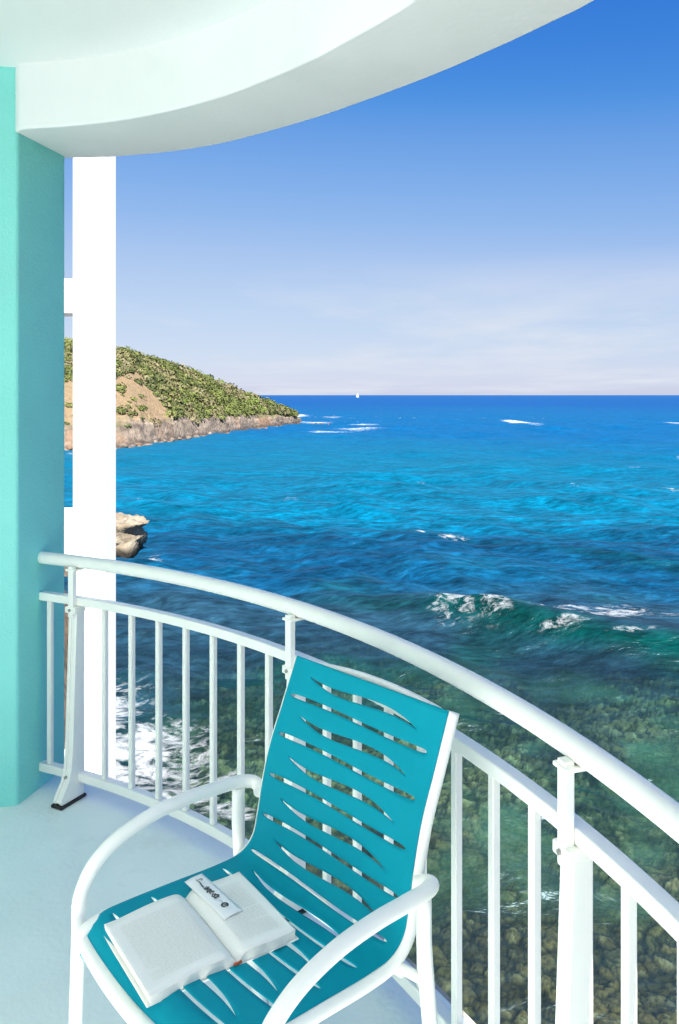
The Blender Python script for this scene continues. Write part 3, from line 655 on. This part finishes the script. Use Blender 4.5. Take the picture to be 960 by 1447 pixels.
# ------------------------------------------------------------------ far sailboat
def sailboat():
    D = 3300.0; x = (505.5 - CX) / FPX * D; e = empty('sailboat', (x, D, SEA), 0.5)
    wm = surf('white_hull', (0.8, 0.8, 0.8), 0.4); sm = surf('white_sailcloth', (0.82, 0.82, 0.80), 0.8); mm = surf('mast_alloy', (0.5, 0.5, 0.5), 0.4)
    V = []; nst = 13
    for i in range(nst):
        s = i / (nst - 1); w = 1.9 * math.sin(PI * min(1, 0.12 + 0.9 * s) ** 0.8) * 0.9 if s < 1 else 0.02
        w = max(w, 0.05); yy = -6 + 12.5 * s
        V += [(yy, -w, 1.25 + 0.35 * s), (yy, -w * 0.8, 0.1), (yy, 0, -0.5), (yy, w * 0.8, 0.1), (yy, w, 1.25 + 0.35 * s)]
    Fc = [(i * 5 + j, i * 5 + j + 1, (i + 1) * 5 + j + 1, (i + 1) * 5 + j) for i in range(nst - 1) for j in range(4)] + [(i * 5 + 4, i * 5, (i + 1) * 5, (i + 1) * 5 + 4) for i in range(nst - 1)] + [(0, 1, 2, 3, 4), tuple(reversed(range((nst - 1) * 5, nst * 5)))]
    pydata('hull', V, Fc, wm, e)
    tube('mast', [(0.5, 0, 1.2), (0.5, 0, 16.5)], 0.12, mm, e, seg=8)
    tube('boom', [(0.4, 0, 2.6), (-5.2, 0.9, 2.6)], 0.09, mm, e, seg=8)
    def sail(name, a, b, c, belly):
        P = []; n = 8; a, b, c = map(np.array, (a, b, c))
        for i in range(n + 1):
            for j in range(n + 1):
                s, t = i / n, j / n * (1 - i / n); p = a * (1 - s - t) + b * t + c * s; p = p + np.array((0, belly * 4 * t * max(0, 1 - s - t) + belly * s * (1 - s), 0)); P.append(p)
        o = pydata(name, P, [(i * (n + 1) + j, i * (n + 1) + j + 1, (i + 1) * (n + 1) + j + 1, (i + 1) * (n + 1) + j) for i in range(n) for j in range(n)], sm, e, True)
        s = o.modifiers.new('thickness', 'SOLIDIFY'); s.thickness = 0.03
    sail('mainsail', (0.35, 0, 2.9), (-5.0, 0.9, 2.8), (0.4, 0, 16.0), 0.5)
    sail('jib', (6.0, 0, 1.8), (0.9, 0.6, 2.2), (0.7, 0, 14.5), 0.5)
    tag(e, 'tiny white sailboat on the horizon', 'sailboat')
sailboat()

# ================================================================== neighbouring building
def neighbour():
    e = empty('neighbouring_building', (-3.1, 10.6, SEA))
    def bx(name, x0, x1, y0, y1, z0, z1, m, bev=0.01):
        o = box(name, x0 + 3.1, x1 + 3.1, y0 - 10.6, y1 - 10.6, z0 - SEA, z1 - SEA, m, e, bev); return o
    bx('column', -3.377, -2.965, 10.3, 10.80, SEA - 1.5, 9.0, M['column'], 0.012)
    bx('floor_slab', -8.0, -3.379, 10.36, 12.1, -0.60, -0.134, M['column'])
    bx('slab_tiling', -7.99, -3.40, 10.38, 12.08, -0.134, -0.122, M['slab_tile'], 0.0)
    bx('edge_beam', -8.0, -3.379, 10.36, 10.80, 2.59, 3.03, M['column'])
    bx('edge_beam', -8.0, -3.379, 10.36, 10.80, -3.6, -3.15, M['column'])
    bx('wall', -11.0, -5.2, 5.6, 10.34, SEA - 1.5, 9.0, M['column'])
    bx('wall', -11.0, -8.05, 10.36, 14.0, SEA - 1.5, 9.0, M['column'])
    tag(e, 'white sunlit corner column and floor slabs of the building next door', 'building')
neighbour()

# ================================================================== the balcony
RC = np.array((-2.345, 0.52)); RR = 2.94          # railing arc centre and radius
def arc(r, a0, a1, n): return [(RC[0] + r * math.cos(math.radians(a)), RC[1] + r * math.sin(math.radians(a))) for a in np.linspace(a0, a1, n)]
PN = (-1.215, 3.07); PF = (-1.14, 3.385)
FA = (-2.30, 2.885); FB = (-2.1, -7.5)
def tail(d, r):                                    # straight run beyond the bow: edge of the added terrace behind the camera
    a = math.radians(-12.0); return (RC[0] + r * math.cos(a) + d * math.sin(a), RC[1] + r * math.sin(a) - d * math.cos(a))
def balcony_floor():
    poly = arc(3.055, 66.9, -12, 60) + [tuple(tail(6.5, 3.055)), (-2.4, -7.4), (-2.6, 2.9), (-2.5, 3.3)]  # slab extended past the bow as the added sun-bouncing terrace
    o = prism('balcony_floor', poly, -0.22, 0.0, M['floor'], None, 0.006); tag(o, kind='structure')
    # weathered drip edge on the rim
    rim = prism('slab_rim', arc(3.075, 66.5, -12, 60) + [tuple(tail(6.4, 3.075)), tuple(tail(6.4, 3.035))] + arc(3.035, -12, 66.5, 60), -0.16, -0.012, M['edge'], o)
    return o
balcony_floor()
OUT = [(-1.45, 3.40), (-1.30, 3.412), (-1.171, 3.41), (-1.05, 3.402), (-0.927, 3.384), (-0.74, 3.335), (-0.567, 3.265), (-0.429, 3.185), (-0.265, 3.062), (-0.128, 2.949), (0.0, 2.832), (0.266, 2.553), (0.446, 2.330), (0.566, 2.163), (0.648, 2.035), (0.83, 1.65), (0.98, 1.15), (1.06, 0.6), (1.07, 0.1), (1.04, -0.35), (0.99, -0.70)]  # unseen right-hand overhang widened to keep sun off rail and chair
INN = [(-1.30, 3.20), (-1.235, 3.09), (-1.190, 3.034), (-1.10, 3.016), (-0.99, 2.994), (-0.808, 2.940), (-0.595, 2.835), (-0.4, 2.704), (-0.246, 2.568), (-0.105, 2.425), (0.0, 2.298), (0.195, 2.030), (0.35, 1.70), (0.47, 1.3), (0.54, 0.8), (0.54, 0.3), (0.50, -0.1), (0.45, -0.40)]
ROOF_END = -0.75                                  # roof cut short here; unseen terrace added behind the camera to bounce sun in
def balcony_ceiling():
    co, ci = catmull(OUT, 5), catmull(INN, 5)
    c = prism('ceiling', [tuple(p) for p in ci] + [(-2.23, -0.40), (-2.9, -0.40), (-2.9, 2.9), (-2.8, 3.05)], 2.785, 3.02, M['ceiling'])
    tag(c, kind='structure')
    b = prism('edge_beam', [tuple(p) for p in co] + [(-2.6, -0.70), (-2.6, -0.40)] + [tuple(p) for p in ci[::-1]], 2.54, 3.03, M['beam'], c, 0.008, 3)
    prism('floor_above', [tuple(p) for p in co] + [(-2.6, -0.70), (-2.9, 2.9), (-2.8, 3.4)], 3.035, 3.2, M['beam'], c)
    return c
balcony_ceiling()
pillar = prism('pillar', [PN, PF, (-2.6, 3.32), (-2.6, 2.83)], -8.6, 3.034, M['teal'], None, 0.012, 3)
tag(pillar, 'mint teal painted pillar and side wall at the left end of the railing', 'pillar')
# unseen hotel mass left and behind; wall run along added terrace, white for bounce
wall = prism('hotel_wall', [FA, FB, (-12, -7.5), (-12, 2.6), (-2.602, 2.826)], -9.5, 9.0, M['facade'])
tag(wall, 'unseen white hotel wall along the left side of the balcony and added terrace', 'wall')

# ------------------------------------------------------------------ railing
POSTS = [63.0, 41.0, 19.0, -3.0, -25.0, -47.0, -69.0]
def rail_pt(a, r=RR):                             # a in degrees round the bow; past -12 the rail runs straight
    if a < -12: return np.array(tail(math.radians(-12 - a) * RR, r))
    return np.array((RC[0] + r * math.cos(math.radians(a)), RC[1] + r * math.sin(math.radians(a))))
def rail_dir(a): return math.radians(max(a, -12.0))
def balcony_railing():
    base = rail_pt(41.0); e = empty('balcony_railing', (base[0], base[1], 0))
    off = np.array((base[0], base[1], 0))
    def path(a0, a1, z, n, r=RR): return [np.array((*rail_pt(a, r), z)) - off for a in np.linspace(a0, a1, n)]
    tube('handrail', path(67.3, -90, 0.907, 150), 0.0238, M['rail'], e, seg=20)
    def flat(name, z, w, h, a0=66.6):
        P = path(a0, -90, z, 120); V = []; 
        for i, a in enumerate(np.linspace(a0, -90, 120)):
            n = np.array((math.cos(rail_dir(a)), math.sin(rail_dir(a)), 0)); p = P[i]
            V += [p - n * w / 2 + (0, 0, -h / 2), p + n * w / 2 + (0, 0, -h / 2), p + n * w / 2 + (0, 0, h / 2), p - n * w / 2 + (0, 0, h / 2)]
        Fc = [(i * 4 + j, i * 4 + (j + 1) % 4, (i + 1) * 4 + (j + 1) % 4, (i + 1) * 4 + j) for i in range(119) for j in range(4)] + [(3, 2, 1, 0), (476, 477, 478, 479)]
        o = pydata(name, V, Fc, M['rail'], e); bevel(o, 0.004, 2); return o
    flat('middle_rail', 0.757, 0.034, 0.032); flat('bottom_rail', 0.085, 0.034, 0.034)
    # balusters: square section, one mesh shared
    bm = bmesh.new(); bmesh.ops.create_cube(bm, size=1.0); bmesh.ops.scale(bm, vec=(0.020, 0.020, 0.64), verts=bm.verts)
    bmesh.ops.bevel(bm, geom=bm.edges[:], offset=0.0025, segments=2, affect='EDGES'); bme = bpy.data.meshes.new('baluster'); bm.to_mesh(bme); bm.free(); bme.materials.append(M['rail'])
    angs = [65.75] + [p - 2.75 * k for p in POSTS for k in range(1, 8)] 
    for a in angs:
        if a < -88: continue
        p = rail_pt(a) - base; o = bpy.data.objects.new('baluster', bme); COL.objects.link(o); o.parent = e
        o.location = (p[0], p[1], 0.421); o.rotation_euler = (0, 0, rail_dir(a))
    # posts: profile in the radial plane (u inward), flared foot, two shallow flutes
    for a in POSTS:
        p = rail_pt(a) - base
        prof = [(-0.016, 0.738), (-0.016, 0.02), (-0.010, 0.012), (0.098, 0.012), (0.106, 0.022), (0.094, 0.045), (0.066, 0.085), (0.053, 0.13), (0.046, 0.20), (0.041, 0.32), (0.032, 0.55), (0.025, 0.738)]
        strips = [(-0.0205, -0.0070, 0.0), (-0.0070, 0.0070, -0.0035), (0.0070, 0.0205, 0.0)]
        V, Fc = [], []
        for y0, y1, ins in strips:
            k0 = len(V); n = len(prof)
            for yy in (y0, y1):
                for (u, z) in prof: V.append((-(u + (ins if u > 0 else -ins)), yy, z))
            Fc += [tuple(k0 + i for i in range(n)), tuple(k0 + n + i for i in reversed(range(n)))] + [(k0 + (i + 1) % n, k0 + i, k0 + n + i, k0 + n + (i + 1) % n) for i in range(n)]
        po = pydata('post', V, Fc, M['rail'], e); bevel(po, 0.0022, 2, 40); po.location = (p[0], p[1], 0); po.rotation_euler = (0, 0, rail_dir(a))
        box('upright', -0.0385, -0.0175, -0.013, 0.013, 0.70, 0.893, M['rail'], po, 0.003)
        box('saddle', -0.042, 0.010, -0.022, 0.022, 0.876, 0.884, M['rail'], po, 0.002)
        box('bracket', -0.041, 0.018, -0.0255, 0.0255, 0.716, 0.7405, M['rail'], po, 0.004)
        prism('foot_pad', [(-0.109, -0.027), (0.020, -0.027), (0.020, 0.027), (-0.109, 0.027)], 0.0005, 0.0115, M['foot'], po, 0.002)
        for z, u in ((0.728, 0.041), (0.10, 0.062)):
            tube('bolt', [(-u + 0.004, 0.0, z), (-u - 0.004, 0.0, z)], 0.0055, M['bolt'], po, seg=8)
    tag(e, 'curved white metal balcony railing with square balusters and a round handrail', 'railing')
balcony_railing()

# ------------------------------------------------------------------ chair
CH_YAW = math.radians(47.1)
CH_C = np.array((0.0682, 1.8579))                 # middle of the chair back's top edge, on plan
CB = np.array((math.sin(CH_YAW), math.cos(CH_YAW))); CL = np.array((math.cos(CH_YAW), -math.sin(CH_YAW)))
YO = 0.30                                         # local y of the chair root = top edge minus this
PROF = [(0.002, 0.895), (-0.045, 0.785), (-0.082, 0.70), (-0.106, 0.615), (-0.119, 0.55), (-0.137, 0.493), (-0.18, 0.462), (-0.25, 0.458), (-0.37, 0.466), (-0.47, 0.472), (-0.535, 0.473), (-0.572, 0.463), (-0.588, 0.440), (-0.588, 0.42)]
_pc = catmull(PROF, 16); _ps = np.r_[0, np.cumsum(np.hypot(*np.diff(_pc, axis=0).T))]
def prof_at(s): return np.interp(s, _ps, _pc[:, 0]), np.interp(s, _ps, _pc[:, 1])
def chair():
    o2 = CH_C - CB * YO
    e = empty('patio_chair', (o2[0], o2[1], 0), -CH_YAW)
    P = lambda pts: [(x, y + YO, z) for x, y, z in pts]
    # sling with wavy slots cut right through: bands of quads run between neighbouring slots
    hw = 0.2425; nu = 124; xs = np.linspace(-hw, hw, nu); smax = _ps[-1] - 0.002
    slots = []
    for k in range(9):
        s0 = 0.0445 + 0.0925 * k
        if s0 < smax - 0.09:
            x0, x1 = (-0.178, 0.172); c = s0 + np.interp(xs, [-0.19, -0.16, -0.11, -0.06, 0.0, 0.06, 0.11, 0.15, 0.185], [-0.013, -0.004, 0.004, 0.004, 0.0, -0.003, -0.001, 0.006, 0.016])
            c = np.convolve(np.pad(c, 5, mode='edge'), np.ones(11) / 11, 'valid')
            w = np.clip((xs - x0) / (x1 - x0), 0, 1); tt = 0.0080 * np.sin(PI * w) ** 0.8
            slots.append((c, np.where((xs <= x0) | (xs >= x1), 0, tt)))
        s1 = 0.0905 + 0.0917 * k
        if s1 < smax - 0.08:
            x0, x1 = (-0.226, 0.214); c = s1 + 0.0022 * np.sin(xs * 14)
            w = (xs - (x0 + x1) / 2) / ((x1 - x0) / 2); tt = np.clip(1 - np.abs(w) ** 14, 0, 1) ** 0.5 * (0.0048 - 0.0010 * np.cos(xs * 9))
            slots.append((c, np.where(np.abs(w) >= 1, 0, tt)))
    bounds = [(np.zeros(nu), np.zeros(nu))] + sorted(slots, key=lambda q: q[0][nu // 2]) + [(np.full(nu, smax), np.zeros(nu))]
    V, Fc, UV = [], [], []
    for (c0, t0), (c1, t1) in zip(bounds[:-1], bounds[1:]):
        lo, hi = c0 + t0, c1 - t1; rows = 7; k0 = len(V)
        for r in range(rows):
            s = lo + (hi - lo) * r / (rows - 1)
            y, z = prof_at(s)
            sag = 0.010 * (1 - (xs / hw) ** 2) * np.clip(s / 0.1, 0, 1)
            slope = np.gradient(_pc[:, 1]) ; ny = np.interp(s, _ps, -np.gradient(_pc[:, 1]) / np.hypot(np.gradient(_pc[:, 0]), np.gradient(_pc[:, 1])))
            nz = np.interp(s, _ps, np.gradient(_pc[:, 0]) / np.hypot(np.gradient(_pc[:, 0]), np.gradient(_pc[:, 1])))
            for i in range(nu): V.append((xs[i], y[i] + YO + ny[i] * (sag[i] - 0.0148) + 0.022 * (xs[i] / hw) ** 2 * float(sstep(-0.50, -0.58, y[i])), z[i] + nz[i] * (sag[i] - 0.0148))); UV.append((xs[i], s[i]))
        for r in range(rows - 1):
            for i in range(nu - 1): Fc.append((k0 + r * nu + i, k0 + r * nu + i + 1, k0 + (r + 1) * nu + i + 1, k0 + (r + 1) * nu + i))
    me = bpy.data.meshes.new('sling'); me.from_pydata([tuple(map(float, v)) for v in V], [], Fc)
    uvl = me.uv_layers.new(name='UVMap'); vi = np.empty(len(me.loops), np.int32); me.loops.foreach_get('vertex_index', vi)
    uvl.data.foreach_set('uv', np.array(UV, np.float32)[vi].ravel())
    bm = bmesh.new(); bm.from_mesh(me); bmesh.ops.remove_doubles(bm, verts=bm.verts, dist=2e-5); bmesh.ops.dissolve_degenerate(bm, dist=1e-5, edges=bm.edges); bm.to_mesh(me); bm.free()
    so = link('sling', me, M['sling'], e, True); sd = so.modifiers.new('thickness', 'SOLIDIFY'); sd.thickness = 0.0022; sd.offset = 0
    # side rails follow the sling edge
    ss = np.linspace(-0.002, _ps[-1] - 0.035, 90); yy, zz = prof_at(np.clip(ss, 0, None))
    for sx in (-1, 1):
        pts = [(sx * 0.243, y + YO, z) for y, z in zip(yy, zz)]
        tube('side_rail', pts, 0.0135, M['chair_frame'], e, seg=14)
    # arms and bowed front bar
    half = [(0.250, -0.122, 0.594), (0.268, -0.112, 0.600), (0.287, -0.118, 0.606), (0.299, -0.150, 0.611), (0.302, -0.21, 0.615), (0.303, -0.29, 0.618), (0.303, -0.38, 0.612), (0.303, -0.46, 0.592), (0.303, -0.515, 0.560), (0.302, -0.545, 0.520), (0.296, -0.560, 0.482)]
    for sx in (-1, 1):
        tube('arm', P([(sx * a, b, c) for a, b, c in catmull(half, 8)]), 0.0152, M['chair_frame'], e, seg=18)
    bar = [(-0.300, -0.553, 0.500), (-0.288, -0.563, 0.468), (-0.255, -0.572, 0.452), (-0.2, -0.580, 0.446), (-0.1, -0.590, 0.443), (0, -0.594, 0.442), (0.1, -0.590, 0.443), (0.2, -0.580, 0.446), (0.255, -0.572, 0.452), (0.288, -0.563, 0.468), (0.300, -0.553, 0.500)]
    tube('front_bar', P(catmull(bar, 8)), 0.0152, M['chair_frame'], e, seg=18)
    for sx in (-1, 1):
        leg = tube('leg', P(catmull([(sx * 0.306, -0.553, 0.50), (sx * 0.307, -0.557, 0.35), (sx * 0.308, -0.562, 0.18), (sx * 0.309, -0.566, 0.012)], 6)), 0.0145, M['chair_frame'], e, seg=14)
        tube('foot_cap', P([(sx * 0.309, -0.566, 0.03), (sx * 0.309, -0.566, 0.0)]), 0.0165, M['cap'], leg, seg=14)
        leg = tube('leg', P(catmull([(sx * 0.297, -0.152, 0.600), (sx * 0.299, -0.150, 0.48), (sx * 0.304, -0.125, 0.25), (sx * 0.309, -0.07, 0.012)], 6)), 0.0150, M['chair_frame'], e, seg=14)
        tube('foot_cap', P([(sx * 0.309, -0.070, 0.03), (sx * 0.309, -0.068, 0.0)]), 0.0168, M['cap'], leg, seg=14)
        tube('leg_strut', P([(sx * 0.252, -0.17, 0.455), (sx * 0.300, -0.146, 0.44)]), 0.010, M['chair_frame'], e, seg=10)
    tube('top_bar', P(catmull([(-0.243, 0.000, 0.872), (-0.20, 0.006, 0.882), (-0.1, 0.012, 0.891), (0, 0.014, 0.894), (0.1, 0.012, 0.891), (0.20, 0.006, 0.882), (0.243, 0.000, 0.872)], 6)), 0.0105, M['chair_frame'], e, seg=12)
    tube('seat_bar', P([(-0.25, -0.158, 0.440), (0.25, -0.158, 0.440)]), 0.0125, M['chair_frame'], e, seg=12)
    tag(e, 'white tube patio chair with a slotted teal sling seat by the railing', 'chair')
    return e
chair()

# ------------------------------------------------------------------ open book and its bookmark, lying on the seat
def chair_to_world(x, y, z): p = CH_C + CL * x + CB * y; return (p[0], p[1], z)
BOOK_O = np.array((-0.175, -0.378)); BOOK_D = np.array((0.990, -0.138))       # spine: top end and direction, chair coordinates
BOOK_L, BOOK_WL, BOOK_WR = 0.236, 0.176, 0.130
def page_z(q):
    """height of the open page over the book's base, q across from the spine (left negative)"""
    q = np.asarray(q, float); a = np.abs(q)
    W_ = np.where(q < 0, BOOK_WL, BOOK_WR); T0 = np.where(q < 0, 0.0135, 0.012)
    return 0.006 + (T0 + 0.004) * (1 - np.exp(-(a / 0.012) ** 1.5)) - (T0 - 0.008) * sstep(0.15, 1.0, a / W_) * 0.9
def book():
    rz = -CH_YAW + math.atan2(BOOK_D[1], BOOK_D[0])
    w = chair_to_world(BOOK_O[0], BOOK_O[1], 0.4745)
    e = empty('open_book', w, rz); e.rotation_euler = (math.radians(0.0), math.radians(0.4), rz)
    def block(name, q0, q1, base, m_top):
        qs = np.linspace(q0, q1, 36); ps = np.linspace(0, BOOK_L, 14); V, Fc = [], []
        for qi in qs:
            for p in ps:
                bow = 0.0015 * math.sin(p / BOOK_L * PI)
                V.append((p + 0.004 * abs(qi) / 0.17 * math.sin(qi * 30), qi, float(page_z(qi)) + bow))
        nt_ = len(V)
        for qi in qs:
            for p in ps: V.append((p + 0.004 * abs(qi) / 0.17 * math.sin(qi * 30), qi * 0.985, base))
        n = len(ps); m = len(qs); side = []
        for i in range(m - 1):
            for j in range(n - 1):
                a = i * n + j; Fc.append((a, a + n, a + n + 1, a + 1)); Fc.append((nt_ + a, nt_ + a + 1, nt_ + a + n + 1, nt_ + a + n))
        for i in range(m - 1):
            a, b = i * n, i * n + n; Fc.append((a, nt_ + a, nt_ + b, b)); side.append(len(Fc) - 1)
            a, b = i * n + n - 1, i * n + 2 * n - 1; Fc.append((a, b, nt_ + b, nt_ + a)); side.append(len(Fc) - 1)
        for j in range(n - 1):
            a = j; Fc.append((a, a + 1, nt_ + a + 1, nt_ + a)); side.append(len(Fc) - 1)
            a = (m - 1) * n + j; Fc.append((a, nt_ + a, nt_ + a + 1, a + 1)); side.append(len(Fc) - 1)
        o = pydata(name, V, Fc, M['paper'], e); o.data.materials.append(M['page_edge'])
        for k in side: o.data.polygons[k].material_index = 1
        for p in o.data.polygons: p.use_smooth = p.material_index == 0
        bm = bmesh.new(); bm.from_mesh(o.data); bmesh.ops.recalc_face_normals(bm, faces=bm.faces); bm.to_mesh(o.data); bm.free()
        return o
    block('page_block', -BOOK_WL, -0.0005, 0.003, None); block('page_block', 0.0005, BOOK_WR, 0.003, None)
    o = pydata('cover', [(-0.003, -BOOK_WL - 0.004, 0), (BOOK_L + 0.003, -BOOK_WL - 0.004, 0), (BOOK_L + 0.003, -0.012, 0), (-0.003, -0.012, 0), (BOOK_L + 0.003, 0.012, 0), (-0.003, 0.012, 0), (BOOK_L + 0.003, BOOK_WR + 0.004, 0), (-0.003, BOOK_WR + 0.004, 0)], [(0, 1, 2, 3), (3, 2, 4, 5), (5, 4, 6, 7)], M['cover'], e)
    s = o.modifiers.new('thickness', 'SOLIDIFY'); s.thickness = 0.0024; s.offset = 1.0
    tube('headband', [(BOOK_L + 0.001, -0.008, 0.0065), (BOOK_L + 0.0015, 0, 0.005), (BOOK_L + 0.001, 0.008, 0.0065)], 0.0028, M['spine_band'], e, seg=8)
    # faint lines of print, one sheet for each page
    for sgn, W_, rows_, parag in ((-1, BOOK_WL, 30, 0.06), (1, BOOK_WR, 30, 0.12)):
        V, Fc = [], []; rs = np.random.default_rng(9 + sgn)
        for k in range(rows_):
            p = 0.032 + (BOOK_L - 0.062) * k / (rows_ - 1)
            q0, q1 = 0.022, W_ - 0.020 - (rs.uniform(0.0, 0.05) if rs.random() < parag else 0)
            q = q0
            while q < q1 - 0.004:
                ln = min(rs.uniform(0.006, 0.019), q1 - q); nn = 3
                for i in range(nn + 1):
                    qq = sgn * (q + ln * i / nn); z = float(page_z(qq)) + 0.0006 + 0.0015 * math.sin(p / BOOK_L * PI); V += [(p, qq, z), (p + 0.0027, qq, z)]
                b = len(V) - 2 * (nn + 1)
                Fc += [(b + 2 * i, b + 2 * i + 1, b + 2 * i + 3, b + 2 * i + 2) if sgn < 0 else (b + 2 * i, b + 2 * i + 2, b + 2 * i + 3, b + 2 * i + 1) for i in range(nn)]
                q += ln + 0.0018
        tag(pydata('printed_lines', V, Fc, M['ink'], e), kind='stuff')
    tag(e, 'thick open book lying face up on the teal chair seat', 'book')
    return e
bk = book()
def bookmark():
    """printed white card laid along the right-hand page next to the fold"""
    rz = -CH_YAW + math.atan2(BOOK_D[1], BOOK_D[0])
    def pg(p, q): # book -> chair coordinates
        n = np.array((-BOOK_D[1], BOOK_D[0])); return BOOK_O + BOOK_D * p + n * q
    L_, Wd = 0.166, 0.043
    c0 = pg(-0.030, 0.012); w = chair_to_world(c0[0], c0[1], 0.4745); e = empty('bookmark', w, rz - math.radians(-4))
    def z(p, q): return float(page_z(max(0.012 + q, 0.016))) + 0.0036 + 0.0012 * math.sin(max(p, 0) / BOOK_L * PI) - 0.004 * max(0, 0.03 - p) / 0.03 * 0
    n, m = 16, 6; V = [(L_ * i / n, Wd * j / m, z(L_ * i / n, Wd * j / m)) for i in range(n + 1) for j in range(m + 1)]
    o = pydata('card', V, [(i * (m + 1) + j, (i + 1) * (m + 1) + j, (i + 1) * (m + 1) + j + 1, i * (m + 1) + j + 1) for i in range(n) for j in range(m)], M['card'], e, True)
    s = o.modifiers.new('thickness', 'SOLIDIFY'); s.thickness = 0.0006
    # the print: a thin flourish, bold letter-like marks, a round ornament
    V, Fc = [], []
    def stroke(pts, w0, w1):
        c = catmull([(a, b) for a, b in pts], 5); k0 = len(V); T = np.gradient(c, axis=0); T /= np.linalg.norm(T, axis=1)[:, None]
        for i, (p, q) in enumerate(c):
            w_ = w0 + (w1 - w0) * i / (len(c) - 1); nx, ny = -T[i][1] * w_, T[i][0] * w_
            V.append((p + nx, q + ny, z(p + nx, q + ny) + 0.0009)); V.append((p - nx, q - ny, z(p - nx, q - ny) + 0.0009))
        for i in range(len(c) - 1): Fc.append((k0 + 2 * i, k0 + 2 * i + 1, k0 + 2 * i + 3, k0 + 2 * i + 2))
    cq = 0.0225
    stroke([(0.017, cq + 0.002), (0.024, cq + 0.006), (0.021, cq + 0.009), (0.016, cq + 0.006)], 0.0009, 0.0009)
    stroke([(0.015, cq - 0.003), (0.027, cq - 0.001), (0.038, cq - 0.003), (0.049, cq - 0.004)], 0.0008, 0.0019)
    rb = np.random.default_rng(21)
    for k in range(17):                                   # a dense knot of curling strokes, too small to read
        p0 = 0.053 + 0.0030 * k + rb.uniform(-0.001, 0.001); a0 = rb.uniform(0, 6.28); r_ = rb.uniform(0.002, 0.0055)
        stroke([(p0 + r_ * math.cos(a0 + t), cq + rb.uniform(-0.002, 0.002) + 1.25 * r_ * math.sin(a0 + t)) for t in (0, 0.9, 1.8, 2.9)], rb.uniform(0.0008, 0.002), rb.uniform(0.0006, 0.002))
    stroke([(0.110, cq - 0.001), (0.117, cq + 0.001), (0.124, cq - 0.001)], 0.0005, 0.0005)
    stroke([(0.130 + 0.006 * math.cos(t), cq + 0.006 * math.sin(t)) for t in np.linspace(0, 6.0, 10)], 0.0022, 0.0020)
    stroke([(0.128, cq - 0.002), (0.131, cq + 0.002), (0.133, cq)], 0.0010, 0.0012)
    pydata('print', V, Fc, M['card_ink'], e)
    tag(e, 'white bookmark card with dark print lying on the right-hand page of the book', 'bookmark')
bookmark()
